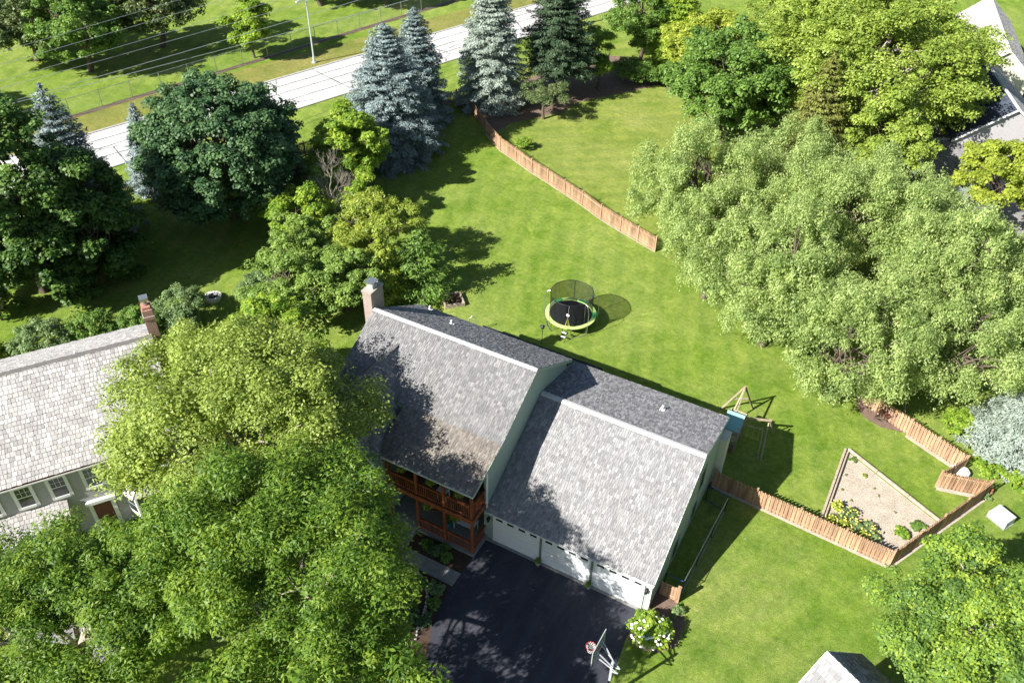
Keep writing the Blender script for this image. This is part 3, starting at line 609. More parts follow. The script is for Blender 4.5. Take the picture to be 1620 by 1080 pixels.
# things on the porch
def pot(x, y, z, r, h, mat, label, plant='l_mid', group=None, seed=0, name='plant_pot', pr=1.3):
    t = thing(name, label, 'plant pot', (x, y, z), 0, group); MB().lathe([(r*.7, 0), (r, h*.9), (r*1.08, h*.9), (r*1.08, h), (r*.9, h), (r*.88, h*.88)], (0, 0, 0), 14, True).build('pot', M[mat], t)
    g = np.random.default_rng(seed+50); C = unit(g, 9)*r*.6*pr; C[:, 2] = np.abs(C[:, 2])+h+.02; quads('plant', *clump_leaves(g, C, np.full((9, 3), r*.7), 26, .12, .4), M[plant], t); return t
pot(-6.34, -.28, .035, .14, .26, 'stone', 'round stone pot between the left and middle garage doors', group='pots by the garage pillars', seed=1)
pot(-3.36, -.28, .035, .14, .26, 'stone', 'round stone pot between the middle and right garage doors', group='pots by the garage pillars', seed=2)
t = pot(-11.9, -.5, .14, .26, .45, 'turq', 'turquoise glazed pot standing on the lower porch floor', seed=3)
def hanging(x, y, z, label, seed):
    t = thing('hanging_basket', label, 'hanging basket', (x, y, z), 0, 'ferns hanging along the porch'); MB().lathe([(.08, -.2), (.2, 0), (.21, .02)], (0, 0, 0), 12).build('basket', M['bark'], t)
    m = MB(); m.tube([(0, 0, .5), (0, 0, .3)], .006, 4)
    for a in (0, 2.1, 4.2): m.tube([(0, 0, .3), (.2*math.cos(a), .2*math.sin(a), .02)], .005, 4)
    m.build('hanger', M['black'], t); g = np.random.default_rng(seed); C = unit(g, 14)*.17; C[:, 2] = np.abs(C[:, 2])*.6+.02
    quads('plant', *clump_leaves(g, C, np.full((14, 3), .2), 30, .2, .2, 'droop'), M['l_pine'], t)
hanging(-14.2, -1.2, 4.35, 'fern basket hanging in the left bay of the upper porch', 61); hanging(-12.3, -1.2, 4.35, 'fern basket hanging in the middle bay of the upper porch', 62); hanging(-10.6, -1.2, 4.35, 'fern basket hanging in the right bay of the upper porch', 63)
hanging(-12.6, -1.2, 2.1, 'fern basket hanging in the middle bay of the lower porch', 64); hanging(-10.9, -1.2, 2.1, 'fern basket hanging in the right bay of the lower porch', 65)
def table(x, y, z, label, c='white', w=.5, l=.8):
    t = thing('table', label, 'table', (x, y, z)); MB().box(-l/2, l/2, -w/2, w/2, .68, .72).build('tabletop', M[c], t, bevel=.01)
    for i in (-1, 1):
        for j in (-1, 1): MB().box(i*(l/2-.06)-.02, i*(l/2-.06)+.02, j*(w/2-.06)-.02, j*(w/2-.06)+.02, 0, .68).build('leg', M[c], t)
table(-10.9, -.2, .14, 'white table on the lower porch behind the railing', w=.7, l=1.3); table(-11.8, -.9, 3.01, 'small white table on the upper porch near the eave', w=.5, l=.6)
def chair(x, y, z, rz, label, c='fence'):
    t = thing('porch_chair', label, 'chair', (x, y, z), rz, 'wooden chairs on the lower porch'); MB().box(-.26, .26, -.25, .25, .36, .40).build('seat', M[c], t)
    m = MB()
    for k in range(5): m.hexa([(-.26+k*.105, .22, .4), (-.17+k*.105, .22, .4), (-.17+k*.105, .25, .4), (-.26+k*.105, .25, .4), (-.26+k*.105, .42, 1.0), (-.17+k*.105, .42, 1.0), (-.17+k*.105, .45, 1.0), (-.26+k*.105, .45, 1.0)])
    m.build('backrest', M[c], t)
    for i in (-1, 1):
        for j in (-1, 1): MB().box(i*.24-.02, i*.24+.02, j*.22-.02, j*.22+.02, 0, .36).build('leg', M[c], t)
        MB().box(i*.27-.04, i*.27+.04, -.25, .25, .58, .61).build('armrest', M[c], t)
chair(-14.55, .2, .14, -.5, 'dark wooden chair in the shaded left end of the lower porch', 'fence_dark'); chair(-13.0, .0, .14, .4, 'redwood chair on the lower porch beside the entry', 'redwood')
coach_light(-9.5, 0-.02, 1.75, 'black wall lantern between the porch and the left garage door'); coach_light(-.33, -.035, 1.75, 'black wall lantern on the cream pillar right of the last garage door')

# ---------------------------------------------------------------- neighbour house on the left
NH = thing('house', 'long grey sided house with pale shake roof and white trimmed windows at the left edge', 'house', (-30.56, -12.81, 0), math.atan2(.8278, .5611)-.026)
nw = MB().prism_x([(0, 0), (10, 0), (10, 4.98), (5.02, 7.95), (0, 5.05)], -9, 8.6).build('wall', M['greysiding'], NH)
mb = MB(); siding(mb, -9, 8.6, 0, .1, 5.05, .125, .022); mb.build('siding', M['greysiding'], nw)
roof_plane(NH, 'front_roof', -.2, 5.20, 5.17, 8.2, -9.2, 8.8, M['shake_pale'], .26, (.13, .28), 41)
roof_plane(NH, 'back_roof', 10.5, 5.22, 5.17, 8.2, -9.2, 8.8, M['shake_pale'], .26, (.13, .28), 42)
ridge_cap(NH, 5.17, 8.2, -9.2, 8.8, .56, .56, 'slab', .4)
gutter(NH, -9.2, 8.8, -.2, 5.17, 'rust'); mb = MB(); mb.box(-9.2, 8.8, -.32, -.303, 5.06, 5.14); mb.box(-9.2, 8.8, -.19, -.024, 5.0, 5.04); mb.build('fascia', M['white'], NH)
for i, xc in enumerate((-4.1, -2.45, -.82, .8, 2.42, 4.05, 5.65, 7.3)): window_y(NH, xc-.34, xc+.34, -.022, 3.42, 4.75, (3, 2), True, 'curtain' if i == 5 else 'glass', .17)
mb = MB(); mb.box(3.3, 3.5, -.12, -.0, 0, 2.2).box(4.4, 4.6, -.12, -.0, 0, 2.2).box(3.2, 4.7, -.22, -.0, 2.2, 2.42); mb.build('door_surround', M['white'], NH)
d = MB().box(3.5, 4.4, -.05, -.0, .1, 2.2).build('front_door', M['rust'], NH); MB().box(4.28, 4.32, -.1, -.05, 1.0, 1.1).build('handle', M['alu'], d)
mb = MB(); pts = [(5.15, 0), (5.6, -.75), (6.9, -.75), (7.35, 0)]
for i in range(3):
    a, b = pts[i], pts[i+1]; mb.hexa([(a[0], a[1], .6), (b[0], b[1], .6), (b[0], b[1]+.06, .6), (a[0], a[1]+.06, .6), (a[0], a[1], 2.35), (b[0], b[1], 2.35), (b[0], b[1]+.06, 2.35), (a[0], a[1]+.06, 2.35)])
bay = mb.build('bay_window', M['white'], NH)
mb = MB()
for i in range(3):
    a = Vector((*pts[i], 0)); b = Vector((*pts[i+1], 0)); d = (b-a); l = d.length; d /= l; n = Vector((d.y, -d.x, 0)); m_ = max(1, int(l/.5)); g = (l-.16)/m_
    for k in range(m_):
        for j in range(2):
            p = a+d*(.08+g*k+.03); q = a+d*(.08+g*(k+1)-.03); z0, z1 = 1.0+j*.62, 1.56+j*.62
            mb.hexa([(p.x, p.y, z0), (q.x, q.y, z0), (q.x-n.x*.02, q.y-n.y*.02, z0), (p.x-n.x*.02, p.y-n.y*.02, z0), (p.x, p.y, z1), (q.x, q.y, z1), (q.x-n.x*.02, q.y-n.y*.02, z1), (p.x-n.x*.02, p.y-n.y*.02, z1)])
for k in range(len(mb.v)): v = Vector(mb.v[k]); c = Vector((6.25, .2, v.z)); e = (v-c); mb.v[k] = tuple(v+Vector((e.x, e.y, 0)).normalized()*.012)
mb.build('pane', M['glass'], bay)
mb = MB(); ap = (6.25, .0, 3.15); ov = [(4.95, 0), (5.5, -.92), (7.0, -.92), (7.55, 0)]
for i in range(3): mb.poly([(ov[i][0], ov[i][1], 2.36), (ov[i+1][0], ov[i+1][1], 2.36), ap])
mb.poly([(ov[0][0], 0, 2.35), (ov[3][0], 0, 2.35), (ov[2][0], ov[2][1], 2.35), (ov[1][0], ov[1][1], 2.35)])
for i in range(4): mb.bar((ov[i][0], ov[i][1], 2.37), ap, .05, .05)
for i in range(3):
    for k in (.33, .66): a = Vector((*ov[i], 2.375)).lerp(Vector((*ov[i+1], 2.375)), k); mb.bar(a, ap, .02, .03)
mb.build('bay_roof', M['shake_pale'], NH)
roof_plane(NH, 'entry_roof', -1.5, 2.35, -.02, 3.05, -3.0, 2.5, M['shake_pale'], .25, (.16, .3), 43)
MB().box(-3, 2.5, -1.4, -1.3, 2.1, 2.3).build('porch_beam', M['white'], NH)
for x in (-2.9, -.2, 2.3): MB().box(x, x+.14, -1.42, -1.28, 0, 2.1).build('porch_post', M['white'], NH)
mb = MB(); mb.box(4.88, 5.0, -.13, -.02, 1.9, 2.15).box(4.92, 4.96, -.06, -.02, 2.15, 2.3); mb.build('wall_light', M['white'], NH)
mb = MB(); mb.box(8.66, 9.2, 5.4, 6.25, 0, 9.7).box(8.62, 9.24, 5.36, 6.29, 9.1, 9.3).box(8.72, 9.14, 5.5, 6.15, 9.7, 9.85); ch = mb.build('chimney', M['brick'], NH)
mb = MB(); mb.tube([(8.93, 5.82, 9.85), (8.93, 5.82, 10.2)], .13, 8); mb.box(8.7, 9.16, 5.6, 6.05, 10.2, 10.38); mb.build('cap', M['galv'], ch)
for x, y, z in ((-3.5, 5.6, 7.85), (.6, 6.1, 7.6), (4.8, 5.5, 7.9)):
    mb = MB(); mb.tube([(x, y, z-.1), (x, y, z+.3)], .05, 8); mb.build('vent_pipe', M['white'], NH)
sheet('neighbour_path', [(-27.2, -13.5), (-24.8, -10.1), (-24.0, -10.6), (-20, -14), (-24, -18), (-27, -15.5)], .010, M['path'])

# ---------------------------------------------------------------- other houses
def gable_house(name, label, R0, d, length, half, zr, ze, mat, wallm='cream', seed=1, mat2=None, over=.3, halfb=None, zeb=None, expo=.28):
    t = thing(name, label, 'house', (R0[0], R0[1], 0), math.atan2(d[1], d[0])); hb = halfb or half; zb = zeb if zeb is not None else ze
    k = (zr-ze)/half; kb = (zr-zb)/hb
    MB().prism_x([(-half+over, 0), (hb-over, 0), (hb-over, zb+over*kb-.2), (0, zr-.2), (-half+over, ze+over*k-.2)], over, length-over).build('wall', M[wallm], t)
    roof_plane(t, 'roof', -half, ze, 0, zr, 0, length, M[mat2 or mat], expo, (.15, .33), seed); roof_plane(t, 'roof', hb, zb, 0, zr, 0, length, M[mat], expo, (.15, .33), seed+1)
    ridge_cap(t, 0, zr, 0, length, k, kb)
    for x in (0, length): MB().bar((x, -half, ze-.09), (x, 0, zr-.09), .035, .17).build('bargeboard', M['white'], t); MB().bar((x, 0, zr-.09), (x, hb, zb-.09), .035, .17).build('bargeboard', M['white'], t)
    for x in (np.arange(1.2, min(length-1, 12), 2.4) if name == 'house' else ()): window_y(t, x, x+.9, -half+over-.01, 1.0, 2.2)
    return t
gable_house('house', 'small corner of a pale shake roof with dark rear slope at the bottom edge', (8.02, -2.41), (.887, -.462), 14, 3.75, 6.5, 2.75, 'shake_shaded', seed=51, mat2='shake')  # rear slope gets its shade from the darker shingle colour
RH = gable_house('house', 'pale roofed house with long white ridge partly hidden by the tall maple', (5.9, 71.0), (.34, -.94), 14.2, 4.6, 7.0, 3.6, 'shake_grey_pale', 'greysiding', seed=55, mat2='shake_tree_shade')  # left slope coloured dark to stand in for the maple's shade
gable_house('house', 'pale shake roofed wing stepping up to the top right corner', (5.4, 88), (.20, -.98), 17, 3, 7.2, 4.6, 'shake_pale', seed=57)
gable_house('shed', 'brown roofed shed under the tall maple beside the grey driveway', (3.4, 55.2), (.86, .5), 6.4, 4.2, 3.4, 1.7, 'shake_main', 'sage', seed=59)['category'] = 'shed'

# ---------------------------------------------------------------- fences
def picket_fence(label, pts, h=1.25, mat='fence', panel=2.45, seed=1, group=None, face=1, lap=True):
    t = thing('wooden_fence', label, 'fence', (pts[0][0], pts[0][1], 0), 0, group); rnd = random.Random(seed); o = Vector((pts[0][0], pts[0][1], 0)); ends = set()
    for a, b in zip(pts, pts[1:]):
        a = Vector((*a, 0))-o; b = Vector((*b, 0))-o; d = b-a; l = d.length; d /= l; n = Vector((-d.y, d.x, 0)); k = max(1, round(l/panel)); g = l/k
        for i in range(k+1):
            p = a+d*g*i; key = (round(p.x, 1), round(p.y, 1))
            if key in ends: continue
            ends.add(key); m = MB(); hh = h+.09+rnd.uniform(-.02, .03); m.bar(p+Vector((0, 0, -.05)), p+Vector((0, 0, hh)), .10, .10, n); m.bar(p+Vector((0, 0, hh)), p+Vector((0, 0, hh+.025)), .125, .125, n); m.build('post', M[mat], t)
        for i in range(k):
            m = MB(); s = .06; dh = rnd.uniform(-.02, .02)
            while s < g-.08:
                p = a+d*(g*i+s+.07); side = 1 if (int(s/.0001) % 2 if False else (len(m.f)//6) % 2) else -1
                if not lap: side = 1
                q = p+n*.033*side; z1 = h+dh+rnd.uniform(-.012, .012); w_ = .135+rnd.uniform(-.005, .004); tl = n*rnd.uniform(-.004, .004)
                m.hexa([q-d*w_/2-n*.009+Vector((0, 0, .04)), q+d*w_/2-n*.009+Vector((0, 0, .04)), q+d*w_/2+n*.009+Vector((0, 0, .04)), q-d*w_/2+n*.009+Vector((0, 0, .04)),
                        q-d*(w_/2-.03)-n*.009+tl+Vector((0, 0, z1)), q+d*(w_/2-.03)-n*.009+tl+Vector((0, 0, z1)), q+d*(w_/2-.03)+n*.009+tl+Vector((0, 0, z1)), q-d*(w_/2-.03)+n*.009+tl+Vector((0, 0, z1))])
                s += .108 if lap else .143
            for z in (.25, h-.22): m.bar(a+d*g*i+Vector((0, 0, z)), a+d*g*(i+1)+Vector((0, 0, z)), .04, .08)
            m.build('picket_panel', M[mat], t)
    return t
picket_fence('cedar picket fence running from the house corner and zigzagging round the triangular garden bed', [(.1, 9.75), (10.31, 8.99), (14.41, 16.85), (11.75, 16.23)], 1.3, seed=3)
picket_fence('cedar picket fence stepping back from the zigzag corner towards the willows', [(11.75, 16.23), (12.95, 18.28), (9.53, 19.85), (6.5, 21.3)], 1.3, seed=4)
picket_fence('long cedar board fence dividing the two back lawns', [(-41.05, 45.45), (-40.2, 46.7), (-37.27, 45.09), (-33.99, 42.12), (-31.08, 39.77), (-28.81, 38.69), (-26.51, 37.49), (-24.38, 36.59), (-22.22, 35.62), (-20.04, 34.62), (-17.73, 33.38), (-15.57, 32.5), (-13.7, 31.8), (-11.9, 31.1)], 1.35, panel=2.6, seed=5, lap=False)
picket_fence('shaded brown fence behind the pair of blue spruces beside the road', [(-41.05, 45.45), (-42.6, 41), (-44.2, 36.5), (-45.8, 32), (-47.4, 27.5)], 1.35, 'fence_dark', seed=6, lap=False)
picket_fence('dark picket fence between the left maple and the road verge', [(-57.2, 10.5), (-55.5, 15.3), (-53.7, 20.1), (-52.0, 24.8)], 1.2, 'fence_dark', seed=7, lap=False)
t = thing('fence_gate', 'short wooden fence stub with bright end post beside the garage corner', 'fence', (0, 1.25, 0))
m = MB()
for i in range(6): m.box(.05+i*.145, .18+i*.145, -.01, .01, .04, 1.15)
m.box(.02, .95, -.03, -.012, .25, .33).box(.02, .95, -.03, -.012, .9, .98); m.build('picket_panel', M['fence'], t); MB().box(.93, 1.12, -.07, .07, 0, 1.3).build('post', M['fence'], t)
def strip(pts, off, wd, z=.007):
    for a, b in zip(pts, pts[1:]):
        d = (Vector(b)-Vector(a)).normalized(); n = Vector((-d.y, d.x)); q = [Vector(a)+n*(off-wd), Vector(b)+n*(off-wd), Vector(b)+n*off, Vector(a)+n*off]; sheet('fence_foot_soil', [tuple(v) for v in q], z, M['soil'])
strip([(.1, 9.75), (10.31, 8.99), (14.41, 16.85)], .02, .22); strip([(-33.99, 42.12), (-31.08, 39.77), (-28.81, 38.69), (-26.51, 37.49), (-24.38, 36.59), (-22.22, 35.62), (-20.04, 34.62), (-17.73, 33.38), (-15.57, 32.5), (-11.9, 31.1)], .0, .12); strip([(14.41, 16.85), (11.75, 16.23)], .3, .3); strip([(12.95, 18.28), (9.53, 19.85)], .3, .3)
# dog run beside the gable
t = thing('dog_run', 'black wire dog run standing along the shaded gable wall', 'pen', (0, 0, 0)); c4 = [(.1, 1.7), (1.08, 1.7), (1.35, 8.2), (.1, 8.5)]
for a, b in zip(c4[:3], c4[1:]):
    a = Vector((*a, 0)); b = Vector((*b, 0)); d = b-a; l = d.length; d /= l; k = max(1, round(l/2.1)); m = MB()
    for z in (.05, 1.25): m.tube([a+Vector((0, 0, z)), b+Vector((0, 0, z))], .022, 6)
    n = int(l/.12)
    for i in range(n+1): m.bar(a+d*l*i/n+Vector((0, 0, .05)), a+d*l*i/n+Vector((0, 0, 1.25)), .006, .006)
    m.build('wire_panel', M['galv'] if l > 3 else M['blue'], t)
    for i in range(k+1): MB().tube([a+d*l*i/k, a+d*l*i/k+Vector((0, 0, 1.28))], .028, 8).build('post', M['black'], t)

# chain link fence along the road
t = thing('chain_link_fence', 'long grey chain link fence running beyond the far side of the road', 'fence', (-71.43, 25.48, 0), math.atan2(66.1-25.48, -58.94+71.43))
m = MB(); m2 = MB()
for z in (1.8, .08): m2.tube([(-25, 0, z), (70, 0, z)], .025, 5)
m2.build('top_rail', M['galv'], t)
x = -25
while x < 70:
    for s in (-1, 1): m.bar((x, 0, .08 if s > 0 else 1.8), (x+1.72, 0, 1.8 if s > 0 else .08), .004, .004)
    x += .22
m.build('wire_mesh', M['galv'], t)
for x in np.arange(-24, 70, 3.25): MB().tube([(x, 0, 0), (x, 0, 1.86)], .04, 6).build('post', M['galv'], t)
# street lamp
t = thing('street_lamp', 'pale metal street lamp standing on the road verge', 'street lamp', (-59.55, 47.4, 0))
MB().lathe([(.28, 0), (.28, .12), (.16, .14), (.09, .9), (.07, 6.55), (.05, 6.9)], (0, 0, 0), 12).build('pole', M['alu'], t, smooth=False)
MB().tube([(0, 0, 6.8), (-.2, -.5, 7.0), (-.3, -.8, 7.02)], .035, 6).build('arm', M['alu'], t)
MB().box(-.45, -.17, -1.3, -.75, 6.94, 7.08).build('lamp_head', M['alu'], t, bevel=.03)
# utility poles and wires
WD = Vector((.345, .9386, 0))
t0 = Vector((-64.6, 4.3, 0))
for i, s in enumerate((0, 72)):
    p = t0+WD*s; t = thing('utility_pole', ['wooden utility pole with crossarm hidden behind the dark left maple', 'wooden utility pole with crossarm beyond the top edge of the lawn'][i], 'utility pole', p, math.atan2(.9386, .345), 'utility poles carrying the wires')
    MB().lathe([(.18, 0), (.12, 11.6)], (0, 0, 0), 10).build('pole', M['bark'], t); MB().box(-.06, .06, -1.3, 1.3, 10.6, 10.75).build('crossarm', M['bark'], t); MB().box(-.06, .06, -1.0, 1.0, 9.5, 9.64).build('crossarm', M['bark'], t)
wires = [((-63.5, 14.3, 10.6), (-59.4, 34.2, 10.6), 'second thin wire from the top over the olive trees'), ((-64.8, 15.5, 11), (-62.2, 30.1, 11), 'topmost thin wire crossing the olive trees'), ((-60.7, 12.2, 10.6), (-55.5, 34.8, 10.6), 'third thin wire from the top over the olive trees'),
         ((-60.9, 12.1, 10), (-53.5, 39.3, 10), 'fourth thin wire from the top, above the two close cables'), ((-59.7, 12.5, 9.2), (-51.2, 43.0, 9.2), 'upper of the two close bright cables along the road'), ((-60.6, 13.0, 8.6), (-50.1, 41.5, 8.6), 'lower of the two close bright cables along the road')]
for k, (a, b, lb) in enumerate(wires):
    a = Vector(a); b = Vector(b); d = (b-a).normalized(); m = MB(); m.tube([a+d*t+Vector((0, 0, ((t-18)/60)**2*.9-.1)) for t in np.arange(-50, 92, 4)], .015 if k < 4 else .022, 5); tag(m.build('power_line', M['alu']), lb, 'wire', 'wires strung along the road')

# ---------------------------------------------------------------- yard things
# trampoline
T = thing('trampoline', 'round trampoline with lime green rim and black safety net on the back lawn', 'trampoline', (-13.88, 19.4, 0)); Rr = 1.84
m = MB(); seg = 64
for k in range(seg):
    a0, a1 = 2*PI*k/seg, 2*PI*(k+1)/seg; q = []
    for z in (.86, .92):
        for a, r_ in ((a0, Rr-.30), (a0, Rr), (a1, Rr), (a1, Rr-.30)): q.append((r_*math.cos(a), r_*math.sin(a), z))
    m.hexa(q)
m.build('rim_pad', M['lime'], T)
m = MB()
for a in (.15, 1.25, 2.4): 
    for k in range(8):
        a0, a1 = a+.05*k, a+.05*(k+1); m.hexa([(r_*math.cos(q), r_*math.sin(q), z) for z in (.921, .93) for q, r_ in ((a0, Rr-.3), (a0, Rr+.005), (a1, Rr+.005), (a1, Rr-.3))])
m.build('rim_patch', M['green_vinyl'], T)
MB().lathe([(0, .875), (Rr-.32, .875), (Rr-.32, .885), (0, .885)], (0, 0, 0), 48, False).build('jumping_mat', M['black'], T)
m = MB(); rn = Rr-.30; s0 = 96
for k in range(s0):
    a0, a1 = 2*PI*k/s0, 2*PI*(k+1)/s0
    if abs((a0+2*PI/s0/2)-5.0) < .07: continue
    for j in range(4):
        f = lambda z: rn+.0*z+.03*math.sin(z*2); z0, z1 = .9+.45*j, .9+.45*(j+1); m.poly([(f(z0)*math.cos(a0), f(z0)*math.sin(a0), z0), (f(z0)*math.cos(a1), f(z0)*math.sin(a1), z0), (f(z1)*math.cos(a1), f(z1)*math.sin(a1), z1), (f(z1)*math.cos(a0), f(z1)*math.sin(a0), z1)])
m.build('safety_net', M['net'], T, smooth=True)
m = MB(); m.tube([(rn*math.cos(a), rn*math.sin(a), 2.70) for a in np.linspace(0, 2*PI, 61)], .022, 6, False); m.build('top_ring', M['black'], T)
for k in range(8):
    a = 2*PI*(k+.4)/8; c, s = math.cos(a), math.sin(a); m = MB()
    m.tube([((Rr+.05)*c, (Rr+.05)*s, .1), ((Rr+.10)*c, (Rr+.10)*s, 1.3), ((Rr+.12)*c, (Rr+.12)*s, 2.1), ((Rr-.05)*c, (Rr-.05)*s, 2.58), (rn*c, rn*s, 2.7)], .02, 6); m.build('net_pole', M['galv'], T)
    m = MB(); m.tube([(rn*c*.995, rn*s*.995, .9), (rn*c*.995, rn*s*.995, 2.69)], .012, 5); m.build('net_seam', M['galv'] if k % 2 else M['black'], T)
for k in range(4):
    a = 2*PI*(k+.5)/4; m = MB(); b0, b1 = a-.32, a+.32; R2 = Rr-.1
    m.tube([(R2*math.cos(b0), R2*math.sin(b0), .88), (R2*math.cos(b0), R2*math.sin(b0), .06), (R2*math.cos(a), R2*math.sin(a), .03), (R2*math.cos(b1), R2*math.sin(b1), .06), (R2*math.cos(b1), R2*math.sin(b1), .88)], .022, 6); m.build('leg', M['galv'], T)
a = 5.0; m = MB(); m.tube([(rn*math.cos(a-.09), rn*math.sin(a-.09)-.02, .92), (rn*math.cos(a), rn*math.sin(a)-.03, 1.75), (rn*math.cos(a+.09), rn*math.sin(a+.09)-.02, .92)], .025, 5); m.build('net_zip', M['yellow'], T)
m = MB(); m.lathe([(.0, 0), (.10, 0), (.13, .02), (.0, .04)], (0, 0, 0), 9); e = m.build('emblem', M['white'], T); e.location = (rn*math.cos(a), rn*math.sin(a)-.03, 1.9); e.rotation_euler = (PI/2, 0, 0)
m = MB(); p = Vector((Rr*math.cos(4.95), Rr*math.sin(4.95), 0))
for z, o_ in ((.62, .12), (.36, .26)): m.box(p.x-.17, p.x+.17, p.y-o_-.08, p.y-o_+.02, z-.02, z+.02)
m.build('step', M['white'], T); m = MB()
for i in (-1, 1): m.tube([(p.x+i*.19, p.y-.02, .9), (p.x+i*.19, p.y-.42, 0)], .018, 6)
m.build('ladder_rail', M['black'], T)
# fire pit ring
t = thing('fire_pit', 'round pale stone fire ring on the left lawn', 'fire pit', (-38.1, 8.75, 0)); rnd = random.Random(4); m = MB()
for j in range(2):
    for k in range(14):
        a0 = 2*PI*(k+.5*j)/14+.02; a1 = a0+2*PI/14-.04; r0, r1 = .38+rnd.uniform(-.02, .02), .60+rnd.uniform(-.03, .05); z0 = j*.17; z1 = z0+.165+rnd.uniform(-.01, .02)
        m.hexa([(r_*math.cos(q), r_*math.sin(q), z) for z in (z0, z1) for q, r_ in ((a0, r0), (a0, r1), (a1, r1), (a1, r0))])
m.build('stone_ring', M['rock'], t, bevel=.015); MB().lathe([(.0, .02), (.37, .02), (.37, .10), (.15, .14), (0, .15)], (0, 0, 0), 16, False).build('ash_bed', M['ash'], t)
m = MB(); m.tube([(-.25, -.1, .16), (.2, .15, .2)], .05, 7); m.tube([(-.1, .25, .17), (.15, -.2, .24)], .045, 7); m.build('log', M['bark'], t)
# square raised bed
t = thing('raised_bed', 'square timber raised bed of dark soil behind the chimney end', 'raised bed', (-22.55, 17.3, 0), .78)
for (x0, x1, y0, y1) in ((-.75, .75, -.75, -.62), (-.75, .75, .62, .75), (-.75, -.62, -.62, .62), (.62, .75, -.62, .62)): MB().box(x0, x1, y0, y1, 0, .32).build('side_board', M['timber'], t, bevel=.01)
m = MB(); m.box(-.62, .62, -.62, .62, 0, .22); m.build('soil', M['mulch'], t); g = np.random.default_rng(8); C = g.uniform(-.5, .5, (9, 3)); C[:, 2] = .26; quads('plant', *clump_leaves(g, C, np.full((9, 3), .12), 14, .1, .4), M['l_cedar'], t)
# triangular garden
def timber_edge(a, b, w_, h, nm, label):
    t = thing(nm, label, 'garden edging', (a[0], a[1], 0)); a3 = Vector((0, 0, 0)); b3 = Vector((b[0]-a[0], b[1]-a[1], 0)); l = b3.length; n = max(1, round(l/2.4)); rnd = random.Random(9)
    for i in range(n):
        p, q = b3*(i/n), b3*((i+1)/n-.004); o_ = Vector((0, 0, h/2)); m = MB(); m.bar(p+o_, q+o_, w_, h+rnd.uniform(-.01, .01)); m.build('timber', M['timber'], t, bevel=.008)
timber_edge((6.55, 16.62), (12.42, 13.48), .12, .20, 'garden_edging', 'weathered timber edging along the long right side of the garden bed')
timber_edge((6.38, 16.55), (6.33, 9.35), .14, .17, 'garden_edging', 'double weathered timber edging along the left side of the garden bed'); timber_edge((6.56, 16.3), (6.50, 9.35), .09, .20, 'garden_edging', 'inner timber rail along the left side of the garden bed')
def tuft(name, label, x, y, R, h, mat, seed, n=14, per=30, size=.12, flowers=None, group=None, cat='plant', fl=16):
    t = thing(name, label, cat, (x, y, 0), 0, group); g = np.random.default_rng(seed); C = unit(g, n)*np.array([R, R, h*.5])*g.uniform(.3, 1, (n, 1)); C[:, 2] = np.abs(C[:, 2])+h*.25
    quads('foliage', *clump_leaves(g, C, np.full((n, 3), R*.38), per, size, .5), M[mat], t)
    if flowers:
        k = fl; d = unit(g, k)*np.array([R*1.05, R*1.05, h*.75]); d[:, 2] = np.abs(d[:, 2])+h*.35; m = MB()
        for p in d: m.lathe([(.0, -.02), (.05, 0), (.055, .02), (0, .035)], tuple(p), 6, False)
        m.build('blossom', M[flowers], t)
    return t
spots = [(6.95, 11.6, .38), (7.25, 10.9, .42), (7.7, 11.4, .45), (7.6, 10.3, .40), (8.2, 10.7, .42), (8.15, 10.0, .38), (8.65, 10.2, .35), (8.75, 10.9, .45), (9.15, 10.5, .42), (6.85, 10.3, .4), (7.2, 9.75, .32)]
where = ['by the left timber edge', 'second along from the left timber edge', 'at the back of the flower patch', 'near the fence in the flower patch', 'in the middle of the flower patch', 'close to the fence mid patch', 'against the fence at the right of the patch', 'grey leaved at the back right of the patch', 'at the right end of the flower patch', 'at the front left corner by the fence', 'against the fence at the left of the patch']
for i, (x, y, R_) in enumerate(spots): tuft('flowering_plant', 'yellow flowering plant '+where[i], x, y, R_, .55, 'l_yellow' if i % 3 == 0 else 'l_grey', 100+i, 18, 44, .12, 'yellow', 'yellow flowers in the garden bed')
tuft('leafy_plant', 'bright green leafy vegetable plant near the garden corner post', 10.55, 11.55, .42, .4, 'l_bright', 120, 16, 30, .2); tuft('leafy_plant', 'larger darker leafy plant by the right garden edge', 11.3, 12.6, .42, .35, 'l_mid', 121, 12, 26, .2)
tuft('seedling', 'small green seedling at the top point of the garden bed', 7.0, 15.9, .28, .2, 'l_mid', 122, 8, 18, .12); tuft('seedling', 'small yellow green seedling below the top point of the garden bed', 7.9, 14.9, .22, .15, 'l_pine', 123, 7, 16, .1)
for i, (x, y) in enumerate(((6.9, 14.5), (8.6, 14.2), (8.9, 13.8), (6.95, 13.2), (10.0, 13.0), (7.6, 12.6))): tuft('weed', ['tiny weed by the left edge of the soil', 'tiny dark weed in the upper middle of the soil', 'tiny green weed in the upper middle of the soil', 'tiny weed halfway down the left edge', 'tiny weed in the middle of the soil', 'tiny weed behind the yellow flowers'][i], x, y, .1, .1, 'l_cedar', 130+i, 5, 10, .08, group='weeds in the garden soil')
